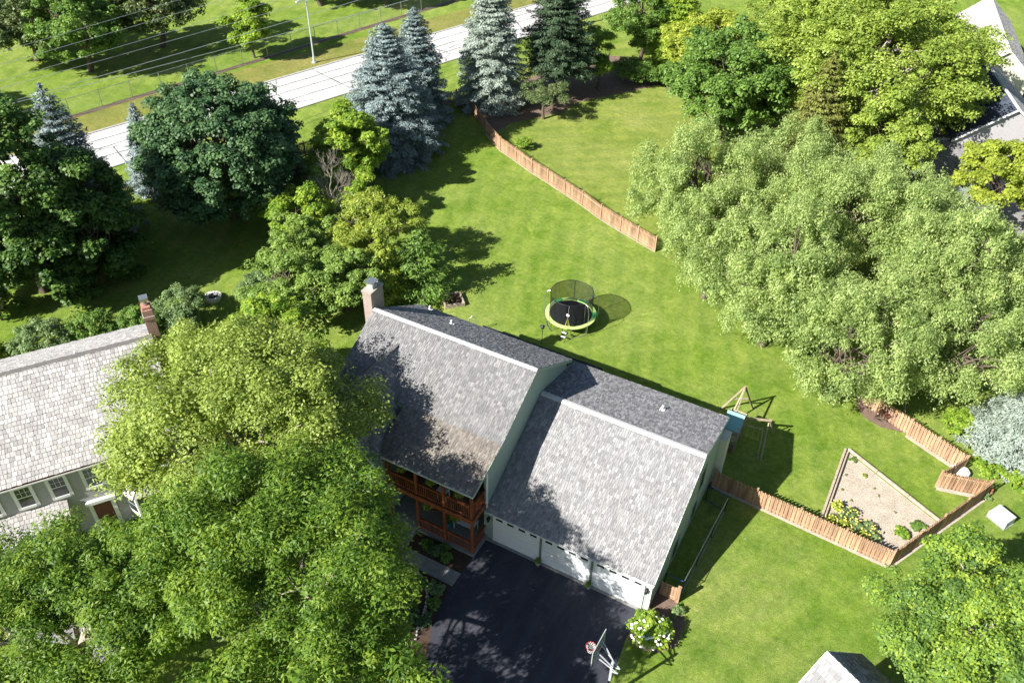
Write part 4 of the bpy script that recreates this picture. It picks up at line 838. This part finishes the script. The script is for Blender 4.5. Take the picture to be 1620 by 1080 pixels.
# rocks, box, ornaments by the zigzag fence
def rock(x, y, s, h, label, seed, mat='rock'):
    r = np.random.default_rng(seed); m = MB(); seg = 10; n0 = 0; rings = [(.75, 0), (1, .3), (.9, .65), (.5, .95), (.1, 1.0)]
    for R_, z in rings:
        for k in range(seg): q = R_*r.uniform(.85, 1.1)*s; m.v.append((q*math.cos(6.283*k/seg), q*math.sin(6.283*k/seg), z*h*r.uniform(.92, 1.05)-.02))
    for i in range(len(rings)-1):
        for k in range(seg): q = i*seg; m.f.append((q+k, q+(k+1) % seg, q+seg+(k+1) % seg, q+seg+k))
    m.f.append(tuple((len(rings)-1)*seg+k for k in range(seg))); o = m.build('rock', M[mat]); o.location = (x, y, 0); return tag(o, label, 'rock')
rock(13.0, 18.0, .42, .55, 'white boulder in the angle behind the zigzag fence', 1); rock(12.55, 18.35, .22, .3, 'small white stone left of the boulder behind the fence', 2)
t = thing('garden_ornament', 'small terracotta ornament at the foot of the zigzag fence corner', 'ornament', (14.6, 17.2, 0)); MB().lathe([(.14, 0), (.18, .2), (.1, .3), (.14, .42), (.05, .55)], (0, 0, 0), 10).build('body', M['terra'], t)
tuft('grass_clump', 'spiky green clump beside the terracotta ornament', 14.5, 16.8, .25, .4, 'l_grey', 140, 8, 22, .25)
t = thing('utility_box', 'pale green ground utility box right of the garden fence', 'utility box', (15.35, 15.4, 0), -.55)
m = MB(); m.hexa([(-.55, -.42, 0), (.55, -.42, 0), (.55, .42, 0), (-.55, .42, 0), (-.55, -.42, .55), (.55, -.42, .55), (.55, .42, .62), (-.55, .42, .62)]); M['box'] = plain('pale_green_steel', (.42, .47, .43), .5, .05); m.build('body', M['box'], t, bevel=.02)
MB().box(-.6, .6, -.47, .47, -.02, .05).build('pad', M['path'], t, bevel=.01); MB().box(-.57, .57, -.44, -.425, .08, .5).build('door', M['box'], t)
# junk under the willow
t = thing('wheelbarrow', 'red wheelbarrow parked under the willow by the fence', 'wheelbarrow', (8.2, 20.6, 0), .6); m = MB(); m.hexa([(-.25, -.2, .3), (.3, -.2, .3), (.3, .2, .3), (-.25, .2, .3), (-.45, -.35, .62), (.5, -.35, .62), (.5, .35, .62), (-.45, .35, .62)]); m.build('tray', M['rust'], t)
m = MB()
for s in (-1, 1): m.tube([(.5, s*.06, .2), (-.2, s*.2, .3), (-.95, s*.3, .55)], .02, 6)
m.build('handle', M['timber'], t); w_ = MB(); w_.lathe([(.05, -.05), (.19, -.05), (.19, .05), (.05, .05)], (0, 0, 0), 14); wo = w_.build('wheel', M['black'], t); wo.location = (.5, 0, .19); wo.rotation_euler = (PI/2, 0, 0)
t = thing('mower', 'dark blue push mower in the shade beside the red wheelbarrow', 'mower', (9.0, 20.7, 0), .4); MB().box(-.35, .35, -.27, .27, .1, .28).build('deck', M['blue'], t, bevel=.04); MB().box(-.18, .18, -.15, .15, .28, .48).build('engine', M['black'], t, bevel=.03)
for i in (-1, 1):
    for j in (-1, 1): wo = MB().lathe([(.02, -.03), (.11, -.03), (.11, .03), (.02, .03)], (0, 0, 0), 12).build('wheel', M['black'], t); wo.location = (i*.3, j*.3, .11); wo.rotation_euler = (PI/2, 0, 0)
m = MB(); m.tube([(-.3, -.2, .25), (-1.0, -.2, .95), (-1.0, .2, .95), (-.3, .2, .25)], .014, 6); m.build('handle', M['alu'], t)
m = MB(); m.tube([(9.35, 19.9, .05), (8.8, 21.4, 1.3)], .03, 6); tag(m.build('pole', M['timber']), 'long pale pole leaning in the shade beside the mower', 'pole')
# play set
t = thing('play_set', 'wooden play tower with teal canvas roof, slide frame and swings behind the garage', 'play set')
for x in (-.55, .40):
    for y in (12.75, 14.15): MB().box(x-.05, x+.05, y-.05, y+.05, 0, 2.25).build('post', M['playwood'], t)
m = MB(); 
for s, y in ((-1, 12.6), (1, 14.25)): pass
m.hexa([(-.62, 12.6, 2.02), (.47, 12.6, 2.02), (.47, 13.42, 2.75), (-.62, 13.42, 2.75), (-.62, 12.6, 2.04), (.47, 12.6, 2.04), (.47, 13.42, 2.77), (-.62, 13.42, 2.77)])
m.hexa([(-.62, 13.42, 2.75), (.47, 13.42, 2.75), (.47, 14.3, 2.02), (-.62, 14.3, 2.02), (-.62, 13.42, 2.77), (.47, 13.42, 2.77), (.47, 14.3, 2.04), (-.62, 14.3, 2.04)]); m.build('canopy', M['teal'], t)
m = MB()
for x in (-.6, .45): m.bar((x, 12.65, 2.0), (x, 13.42, 2.72), .04, .08); m.bar((x, 13.42, 2.72), (x, 14.25, 2.0), .04, .08); m.bar((x, 12.75, 2.05), (x, 14.15, 2.05), .04, .08)
m.bar((-.6, 14.3, 2.1), (.5, 14.3, 2.1), .05, .12); m.bar((-.6, 14.25, 1.0), (.5, 14.25, 1.0), .04, .1); m.bar((-.6, 14.25, 1.3), (.5, 14.25, 1.3), .04, .1); m.build('roof_frame', M['playwood'], t)
m = MB()
for k in range(10): m.box(-.58, .43, 12.7+k*.145, 12.83+k*.145, 1.02, 1.05)
m.build('floor', M['playwood'], t)
m = MB(); m.bar((.4, 14.2, 1.9), (1.85, 14.9, 1.75), .09, .12); m.build('swing_beam', M['playwood'], t)
for a, b in (((1.75, 14.6, 1.8), (2.05, 13.1, 0)), ((1.75, 14.9, 1.8), (2.1, 15.7, 0))): MB().bar(a, b, .07, .09).build('leg', M['playwood'], t)
m = MB(); m.bar((.35, 13.7, 1.8), (1.6, 14.0, 1.65), .06, .08); m.bar((1.6, 14.0, 1.65), (1.85, 13.0, 0), .06, .08); m.build('monkey_bar', M['playwood'], t)
for i, x in enumerate((.75, 1.1, 1.42)):
    m = MB(); m.tube([(x, 13.9, 1.7), (x, 13.9, .95)], .008, 4); m.tube([(x-.1, 13.9, .75), (x, 13.9, .95), (x+.1, 13.9, .75), (x-.1, 13.9, .75)], .014, 5); m.build('trapeze', M['yellow'], t)
for a, b in (((-.35, 16.25, 2.5), (-1.5, 16.25, 0)), ((-.35, 16.25, 2.5), (.3, 17.3, 0)), ((-.35, 16.25, 2.35), (-.2, 14.2, 2.1)), ((-.35, 16.2, 2.3), (-.7, 15.0, 0))): MB().bar(a, b, .08, .10).build('leg', M['playwood'], t)
m = MB(); m.bar((-.95, 16.25, 1.15), (-.05, 16.75, 1.15), .05, .09); m.build('brace', M['playwood'], t)
m = MB(); m.box(-.5, .35, 12.3, 12.65, .5, .9); m.build('bench', M['fence_dark'], t)
# feeder pole
t = thing('feeder_pole', 'thin dark pole with a small feeder on the lawn left of the trampoline', 'bird feeder', (-14.62, 16.35, 0)); MB().tube([(0, 0, 0), (0, 0, 1.3)], .02, 6).build('pole', M['black'], t); MB().lathe([(.05, 1.3), (.12, 1.35), (.12, 1.5), (.18, 1.52), (.02, 1.65)], (0, 0, 0), 10).build('feeder', M['dark'], t)
# basketball hoop
t = thing('basketball_hoop', 'grey basketball hoop with clear backboard and red rim beside the driveway', 'basketball hoop', (0, 0, 0))
bx, by = -.05, -5.35
M['board'] = plain('clear_backboard', (.16, .20, .21), .12, .1, spec=.7)
MB().box(bx-.06, bx+.06, by-.06, by+.06, .0, 1.7).build('lower_pole', M['black'], t); MB().box(bx-.055, bx+.055, by-.055, by+.055, 1.7, 3.25).build('pole', M['alu'], t)
bc = Vector((-.88, -5.05, 3.35)); rc = Vector((-1.27, -5.0, 3.05)); dn = Vector((-1, .02, 0)).normalized(); sd_ = Vector((.02, 1, 0)).normalized()
def P3(u, z, o=0): q = bc+sd_*u+dn*o; return (q.x, q.y, bc.z+z)
m = MB(); m.hexa([P3(-.68, -.5, 0), P3(.68, -.5, 0), P3(.68, -.5, .02), P3(-.68, -.5, .02), P3(-.68, .5, 0), P3(.68, .5, 0), P3(.68, .5, .02), P3(-.68, .5, .02)]); bo = m.build('backboard', M['board'], t)
m = MB()
for a, b in (((-.7, -.52), (.7, -.52)), ((-.7, .52), (.7, .52)), ((-.7, -.52), (-.7, .52)), ((.7, -.52), (.7, .52)), ((-.3, -.35), (.3, -.35)), ((-.3, .1), (.3, .1)), ((-.3, -.35), (-.3, .1)), ((.3, -.35), (.3, .1))): m.bar(P3(*a, .012), P3(*b, .012), .035, .035)
m.build('board_frame', M['alu'], bo)
m = MB(); m.tube([tuple(rc+Vector((.23*math.cos(a), .23*math.sin(a), 0))) for a in np.linspace(0, 2*PI, 25)], .014, 6, False); m.bar(tuple(rc+Vector((.2, 0, -.02))), P3(0, -.3, .0), .12, .05); ri = m.build('rim', M['red'], t)
m = MB()
for k in range(12):
    a = 2*PI*k/12; b = a+2*PI/12
    for q in (b, a-2*PI/12): m.tube([tuple(rc+Vector((.225*math.cos(a), .225*math.sin(a), 0))), tuple(rc+Vector((.17*math.cos(q), .17*math.sin(q), -.2))), tuple(rc+Vector((.12*math.cos(a), .12*math.sin(a), -.42)))], .008, 4)
m.build('net', M['white'], ri)
m = MB()
for s in (-.12, .12):
    m.bar((bx, by+s, 3.1), P3(s*2.6, .15, -.02), .045, .045); m.bar((bx+.35, by+s, 2.75), P3(s*2.6, -.28, -.02), .045, .045); m.bar((bx+.35, by+s, 2.75), (bx-.02, by+s, 2.65), .04, .04)
m.build('arm', M['alu'], t)
# stone edging by the walk, plants in the front bed
rnd = random.Random(3); pts = [(-12.05, -3.95), (-11.7, -3.9), (-11.2, -4.1), (-10.75, -4.45), (-10.4, -4.95), (-10.15, -5.5), (-10.0, -6.1), (-9.85, -6.7), (-9.6, -7.3)]
t = thing('stone_edging', 'curved row of pale stones edging the bed beside the driveway', 'garden edging', (-10.8, -4.4, 0))
for a, b in zip(pts, pts[1:]):
    for k in range(3):
        x = a[0]+(b[0]-a[0])*(k+.5)/3+rnd.uniform(-.03, .03); y = a[1]+(b[1]-a[1])*(k+.5)/3+rnd.uniform(-.03, .03); s = rnd.uniform(.07, .12); MB().lathe([(s*.8, 0), (s, .06), (s*.7, .13), (s*.1, .15)], (x+10.8, y+4.4, 0), 7).build('stone', M['stone'], t)
for i, (x, y, R_, h, mt, lb) in enumerate(((-12.3, -2.1, .35, .3, 'l_mid', 'low green plant in the mulch below the porch steps'), (-11.6, -2.2, .45, .35, 'l_dark', 'dark fern in the middle of the mulch strip below the porch'), (-10.8, -2.3, .4, .3, 'l_mid', 'leafy plant at the right of the mulch strip below the porch'),
        (-11.3, -1.85, .3, .3, 'l_mid', 'small plant against the porch slab'), (-10.3, -4.35, .5, .35, 'l_grey', 'large hosta between the walk and the driveway'), (-11.1, -4.2, .36, .3, 'l_mid', 'small hosta below the walk near the stone edging'), (-9.9, -5.1, .38, .3, 'l_mid', 'hosta beside the driveway edge'), (-9.8, -6.1, .4, .35, 'l_dark', 'dark shrub by the lower driveway edge'), (-10.6, -6.2, .5, .3, 'l_dark', 'dark groundcover clump inside the stone edging'))):
    tuft('hosta', lb, x, y, R_, h, mt, 150+i, 16, 30, .17, group='plants in the front beds')
tuft('leafy_plant', 'wispy green plant beside the wooden fence stub', 1.25, .6, .38, .5, 'l_grey', 170, 12, 26, .16)
# hydrangea
r = np.random.default_rng(5); t = bush('hydrangea', 'round green hydrangea covered in white blooms at the garage corner', 'shrub', .55, -1.35, .98, 1.35, 'l_bright', 171, 75, 60, .14, .65, .26)
bl = MB().lathe([(0, -.6), (.8, -.3), (1, .1), (.6, .6), (0, .75)], (0, 0, 0), 7, False).build('bloom', M['flower'], t); first = True
for k in range(85):
    d = unit(r, 1)[0]; d[2] = abs(d[2])*.9
    if d[2] < .1 and r.uniform() < .5: continue
    if d[0]*.4-d[1]*.6 < -.25 and r.uniform() < .8: continue
    p = d*np.array([1.05, 1.05, .85]); p[2] += .55; s = r.uniform(.05, .095); q = bl if first else bl.copy()
    if not first: COL.objects.link(q)
    first = False; q.parent = t; q.location = tuple(p); q.scale = (s, s, s)

# ---------------------------------------------------------------- trees
# front left honey locusts
broad_tree('locust_tree', 'large feathery green locust filling the lower middle left in front of the driveway', 'tree', -13.1, -11.2, 13.2, 1.4, 6.6, 'l_locust', 201, 13, 1000, 130, .19, .36, .72, mode='frond', rel=.6, bark='pale_bark', bs=1.0, skirt=.5, bd=3)
broad_tree('locust_tree', 'feathery green locust at the bottom left corner below the grey house', 'tree', -21.0, -16.6, 10.4, .8, 6.3, 'l_locust', 202, 12, 850, 130, .19, .36, .72, mode='frond', rel=.6, bark='pale_bark', bs=1.0, skirt=.6, bd=3)
broad_tree('ash_tree', 'tall light green tree between the two houses overlapping both roofs', 'tree', -21.0, -4.7, 12.2, 2.2, 7.5, 'l_ash', 203, 12, 1250, 120, .155, .62, .74, rel=.6, bark='pale_bark', bs=.95, skirt=.35, bd=2.8)
broad_tree('locust_tree', 'locust just outside the bottom edge shading the driveway', 'tree', -7.4, -16.6, 10.5, 4, 5.4, 'l_locust', 204, 9, 190, 70, .3, .36, .6, mode='frond', rel=.62)
# left yard
broad_tree('maple_tree', 'dense dark green round maple beside the road left of centre', 'tree', -44.6, 18.0, 11.8, .8, 6.0, 'l_dark', 210, 16, 1400, 95, .24, .75, .62, rel=.84, fill=.15, low=-.75, skirt=.6, bd=7)
broad_tree('maple_tree', 'tall dark green maple filling the left edge', 'tree', -49.6, 3.2, 15, -4, 5.8, 'l_dark2', 211, 13, 850, 105, .27, .75, .66, rel=.68, low=-.75, skirt=.6, bd=5)
broad_tree('maple_tree', 'dark green maple right of the left edge tree with a blue spruce behind it', 'tree', -47.0, 6.2, 12.4, -3.5, 4.0, 'l_dark2', 212, 10, 560, 105, .27, .75, .6, rel=.68, low=-.75, skirt=.6, bd=5)
conifer('spruce_tree', 'blue tipped spruce rising behind the dark left maples', 'spruce', -52.6, 10.2, 13.0, 4.6, 'l_spruce', 213, 24, per=8)
conifer('spruce_tree', 'dark spruce behind the right side of the round maple', 'spruce', -46.0, 25.2, 9.0, 3.0, 'l_dkspruce', 214, 20, per=8)
conifer('spruce_tree', 'small blue spruce tip peeking out left of the round maple', 'spruce', -53.6, 18.0, 8.2, 2.2, 'l_spruce', 215, 20, per=8)
# spruces by the road
conifer('spruce_tree', 'broad blue spruce in front of the road, larger of the close pair', 'spruce', -39.6, 34.2, 12.4, 4.9, 'l_spruce', 220, 34, per=12, tuft=.15, power=.7, irregular=.2)
conifer('spruce_tree', 'slimmer blue spruce behind the right shoulder of the larger one', 'spruce', -41.2, 41.2, 11.4, 3.4, 'l_spruce', 221, 30, per=12, tuft=.15, power=.7, irregular=.2)
conifer('spruce_tree', 'tall pale blue spruce at the top centre beside the mulch bed', 'spruce', -36.9, 48.2, 14.5, 3.9, 'l_spruce_pale', 222, 36, per=12, tuft=.15, power=.7, irregular=.2)
conifer('pine_tree', 'dark evergreen with bare lower trunk right of the pale spruce', 'evergreen', -32.0, 53.6, 13.0, 4.3, 'l_dkspruce', 223, 24, base=3.6, per=10, droop=.12, irregular=.2, power=.6)
broad_tree('yew_tree', 'mid green feathery tree in the mulch bed in front of the dark evergreens', 'tree', -29.2, 57.6, 6.8, .6, 2.9, 'l_bright', 224, 8, 160, 90, .26, .4, .5, mode='frond', low=-.7)
broad_tree('field_tree', 'dark green tree at the top edge between the feathery trees', 'tree', -27.8, 66.5, 11.5, .3, 4.6, 'l_mid', 225, 10, 480, 90, .24, .5, .6, low=-.8, skirt=.6, bd=4)
broad_tree('field_tree', 'green tree at the top edge between the golden tree and the tall maple', 'tree', -13.5, 70.5, 10.5, .3, 5.0, 'l_maple', 245, 10, 480, 90, .24, .5, .6, low=-.8, skirt=.6, bd=4)
conifer('arborvitae', 'tall bright green drooping evergreen at the top edge', 'evergreen', -23.6, 66.5, 12.5, 3.8, 'l_bright', 226, 26, per=10, droop=.5, tuft=.2)
bush('shrub', 'broad low green shrub at the foot of the bright evergreen', 'shrub', -25.9, 61.4, 2.6, 2.4, 'l_mid', 227, 130, 80, .2, .5, .45, squash=(1.2, .8))
bush('shrub', 'low dark green shrub right of the broad one at the lawn edge', 'shrub', -22.4, 62.8, 2.0, 2.0, 'l_mid', 228, 90, 80, .2, .5, .42)
broad_tree('crab_apple_tree', 'low spreading crab apple with short trunk on the far lawn', 'tree', -30.6, 47.9, 3.9, 1.1, 3.1, 'l_olive', 229, 8, 150, 60, .16, .5, .42, rel=.55, low=-.3, fill=.3)
bush('shrub', 'small round bright shrub just beyond the dividing fence', 'shrub', -29.4, 41.2, .75, 1.2, 'l_bright', 230, 26, 60, .16, .6, .28)
# middle clump
broad_tree('birch_tree', 'bright green tree between the round maple and the blue spruces', 'tree', -38.5, 26.3, 7.8, .4, 4.6, 'l_bright', 231, 9, 420, 80, .28, .55, .5, rel=.55, bd=3, skirt=.55)
def bare_tree(name, label, x, y, H, R, seed):
    t = thing(name, label, 'tree', (x, y, 0)); r = np.random.default_rng(seed); m = MB(); mt = MB()
    pts = limb(mt, r, (0, 0, -.05), (.2, .1, H*.7), .11, .04, 0, 8, 6); mt.build('trunk', M['pale_bark'], t)
    def rec(p, d, l, rad, dep):
        d = d/np.linalg.norm(d); e = p+d*l; limb(m, r, p, e, rad, rad*.6, -.03, 4, 3)
        if dep == 0: return
        for _ in range(4): q = p+(e-p)*r.uniform(.45, 1); rec(q, d+r.normal(size=3)*.42+np.array([0, 0, .12]), l*r.uniform(.5, .72), rad*.55, dep-1)
    for i in range(15):
        s = np.array(pts[r.integers(1, 7)]); a = r.uniform(0, 6.28); rec(s, np.array([math.cos(a), math.sin(a), r.uniform(.7, 1.6)]), R*r.uniform(.5, .8), .03, 3)
    m.build('branches', M['pale_bark'], t); C = unit(r, 40)*np.array([R, R, H*.35]); C[:, 2] += H*.5
    quads('foliage', *clump_leaves(r, C, np.full((40, 3), .35), 14, .13, .5), M['l_olive'], t); return t
broad_tree('small_tree', 'yellow green tree filling the gap between the round maple and the open pine', 'tree', -35.2, 22.6, 6.0, .3, 2.7, 'l_bright', 241, 7, 200, 90, .2, .6, .42, rel=.6, skirt=.4, bd=3)
broad_tree('small_tree', 'fresh green tree low in the belt directly left of the brick chimney', 'tree', -28.6, 12.6, 5.4, .3, 3.2, 'l_fresh', 242, 8, 280, 90, .2, .6, .42, rel=.6, skirt=.5, bd=3.5)
bare_tree('bare_tree', 'half bare grey twiggy tree in front of the bright green one', -35.9, 20.2, 6.2, 2.4, 232)
broad_tree('pine_tree', 'yellow green open pine above the brick chimney', 'tree', -30.0, 17.9, 6.6, .5, 4.0, 'l_pine', 233, 10, 330, 75, .24, .3, .45, mode='frond', rel=.55, bd=3.5, skirt=.4, low=-.5)
broad_tree('small_tree', 'bright green small tree left of the yellow green pine', 'tree', -36.9, 17.4, 5.8, .4, 3.3, 'l_bright', 234, 7, 190, 80, .2, .6, .42, rel=.55)
broad_tree('small_tree', 'grey green rounded small tree below the half bare one', 'tree', -33.9, 14.0, 5.6, .3, 3.7, 'l_fresh', 235, 8, 300, 90, .2, .55, .42, rel=.65, low=-.7, skirt=.6, bd=4)
broad_tree('small_tree', 'dark green spreading tree behind the ash tree crown', 'tree', -30.9, 9.8, 5.4, .3, 3.9, 'l_fresh', 236, 8, 320, 80, .2, .55, .45, rel=.6, low=-.7, skirt=.6, bd=4)
bush('shrub', 'soft grey green shrub on the lawn right of the fire ring', 'shrub', -34.6, 10.4, 1.9, 2.2, 'l_grey', 237, 110, 80, .15, .5, .36)
broad_tree('small_tree', 'yellow tipped tree rising behind the top of the ash crown', 'tree', -26.6, 3.6, 8.4, 1.2, 3.5, 'l_bright', 238, 7, 240, 90, .2, .55, .48, rel=.6)
conifer('pine_tree', 'open dark green pine on the lawn beside the square raised bed', 'evergreen', -24.9, 16.9, 5.8, 2.4, 'l_mid', 239, 13, per=8, tuft=.19, droop=-.05, irregular=.3, spread=.6, power=.6)
conifer('pine_tree', 'tall airy pine beside the chimney casting a long shadow', 'evergreen', -27.2, 15.2, 6.2, 1.9, 'l_pine', 240, 15, per=7, tuft=.2, droop=-.1, irregular=.25, spread=.7)
hb = [(-45.6, -4.6, 1.7, 'l_pine', 'yellow green shrub at the far left end of the neighbour hedge row'), (-43.3, -1.6, 2.0, 'l_grey', 'grey green shrub, largest of the row behind the grey house'), (-41.5, .9, 1.75, 'l_mid', 'round green shrub in the middle of the row behind the grey house'), (-39.4, 3.0, 1.6, 'l_mid', 'green shrub left of the brick chimney'), (-38.4, 5.9, 1.8, 'l_grey', 'green shrub right behind the brick chimney'), (-37.6, 5.2, 1.2, 'l_grey', 'green shrub between the brick chimney and the fire ring')]
for i, (x, y, R_, mt, lb) in enumerate(hb): bush('shrub', lb, 'shrub', x, y, R_, R_*1.35, mt, 250+i, 110, 80, .15, .55, .34, group='shrubs behind the grey house')
broad_tree('lilac_tree', 'sparse grey shrub at the left edge below the dark maple', 'shrub', -49.4, -.6, 3.0, .2, 1.6, 'l_olive', 258, 6, 60, 40, .12, .5, .3)
# beyond the road
for i, (x, y, H_, R_, mt, lb) in enumerate(((-86.5, 32.0, 9.5, 5.6, 'l_olive', 'broad olive green tree at the top left corner'), (-79.0, 33.0, 9, 5.0, 'l_mid', 'green tree right of the broad olive one beyond the wires'), (-77.5, 42.0, 10, 5.0, 'l_olive', 'olive tree at the top edge beyond the wires'), (-66.2, 45.0, 7.0, 2.9, 'l_bright', 'small bright green tree just behind the chain link fence'),
        (-63.0, 66.5, 7.5, 3.6, 'l_mid', 'green tree at the top edge beyond the fence above the lamp'), (-70.5, 62.5, 9.5, 4.5, 'l_mid', 'green tree at the top edge left of the street lamp'), (-83.5, 14.0, 8.5, 3.6, 'l_mid', 'green tree at the far left edge beyond the road'), (-97, 40, 9, 5, 'l_mid', 'tree at the extreme top left beyond the olive ones'), (-58, 77, 8, 4, 'l_mid', 'tree at the top edge behind the tall pale spruce'))):
    broad_tree('field_tree', lb, 'tree', x, y, H_*1.08, .2, R_*(1.2 if mt != 'l_bright' else 1), mt, 260+i, 11, 460, 85, .27, .6, .62, rel=.62, low=-.8, group='trees beyond the road', skirt=.6, bd=4)
# right side
broad_tree('golden_tree', 'yellow green tree at the top edge right of centre', 'tree', -18.8, 63.5, 9.4, 0, 6.6, 'l_yellow', 270, 11, 520, 90, .3, .5, .58, rel=.55, low=-.6, bd=3, skirt=.4)
broad_tree('oak_tree', 'mid green dense oak between the far lawn and the tall maple', 'tree', -13.2, 52.2, 11.5, .8, 6.2, 'l_mid', 271, 13, 800, 100, .28, .6, .66, rel=.68, low=-.7, bd=4, skirt=.4)
broad_tree('maple_tree', 'very tall yellow green maple filling the top right', 'tree', -2.6, 58.6, 15.0, .6, 11.3, 'l_maple', 272, 22, 1700, 120, .24, .62, .82, rel=.62, bark='pale_bark', low=-.6, skirt=.3, bd=2.6, bs=.8)
broad_tree('maple_tree', 'lower yellow green maple crown in front of the brown shed', 'tree', 1.0, 49.5, 9.0, .4, 4.4, 'l_maple', 246, 9, 420, 95, .24, .6, .55, low=-.8, skirt=.5, bd=3)
broad_tree('small_tree', 'green tree against the shaded blue roof of the top right house', 'tree', 6.6, 61.0, 7.6, .3, 3.2, 'l_maple', 247, 8, 260, 90, .24, .6, .5, low=-.8, skirt=.5, bd=3)
conifer('cedar_tree', 'brownish green cedar in front of the tall maple', 'evergreen', -4.4, 48.6, 12.0, 4.0, 'l_cedar', 273, 26, per=9, tuft=.2)
broad_tree('golden_tree', 'yellow leaved tree at the right edge above the grey driveway', 'tree', 11.8, 50.3, 7.6, .6, 4.8, 'l_yellow', 274, 9, 520, 90, .24, .6, .5, rel=.55, skirt=.4, bd=3)
wl = [(-9.4, 33.6, 10.5, 6.2, 'pale willow at the left of the grove where the dividing fence ends', 7), (-6.4, 27.2, 9.0, 5.3, 'willow with visible dark trunk at the left lawn edge', 8), (-1.0, 23.9, 10.2, 6.1, 'pale willow in the middle front of the grove', 9), (4.2, 20.9, 9.4, 5.6, 'pale willow whose branches hang over the lawn above the garden', 10),
      (1.2, 34.2, 11.5, 6.8, 'pale willow in the centre of the grove', 11), (8.6, 30.6, 11.0, 6.4, 'pale willow on the right of the grove', 12), (-4.2, 41.5, 9.0, 5.3, 'willow at the top of the grove below the brown cedar', 13), (4.6, 41.0, 7.5, 4.8, 'willow at the top right of the grove below the shed', 14), (10.2, 24.6, 9.2, 5.2, 'pale willow at the right edge above the blue spruce', 15), (13.0, 35.0, 8.5, 4.6, 'willow at the right edge below the grey driveway', 16)]
for i, (x, y, H_, R_, lb, sd2) in enumerate(wl): broad_tree('willow_tree', lb, 'willow', x, y, H_, .9, R_, 'l_willow', 280+sd2, 14, int(22*R_*R_), 105, .18, .40, .55, mode='droop', rel=.55, low=-.8, group='willow grove', bark='bark', skirt=.55, bd=2.0, bs=.95)
conifer('spruce_tree', 'pale blue spruce at the right edge behind the zigzag fence', 'spruce', 15.8, 21.8, 4.6, 3.4, 'l_spruce_pale', 300, 26, per=12, tuft=.12, base=.3, wide=.3, irregular=.28, power=.6)
bush('shrub', 'bright green shrub behind the fence below the right willow', 'shrub', 12.3, 22.0, 1.1, 1.2, 'l_bright', 301, 50, 60, .18, .55, .3); bush('shrub', 'low bright weeds behind the zigzag fence by the blue spruce', 'shrub', 14.4, 19.2, .9, .5, 'l_bright', 302, 40, 50, .15, .55, .25)
bush('shrub', 'low bright green plant at the right edge beyond the boulder', 'shrub', 16.4, 19.0, 1.0, .5, 'l_bright', 303, 40, 50, .15, .55, .25)
broad_tree('maple_tree', 'bright yellow green maple at the bottom right corner', 'tree', 13.7, 3.5, 7.8, 1.2, 4.7, 'l_corner', 304, 13, 640, 150, .145, .62, .6, rel=.6, bd=2.4, bs=.9, bark='pale_bark')
broad_tree('maple_tree', 'second bright maple crown at the right edge above the bottom corner', 'tree', 17.6, 7.0, 6.2, 1.2, 3.0, 'l_corner', 305, 9, 360, 140, .15, .62, .55, rel=.58, bark='pale_bark')
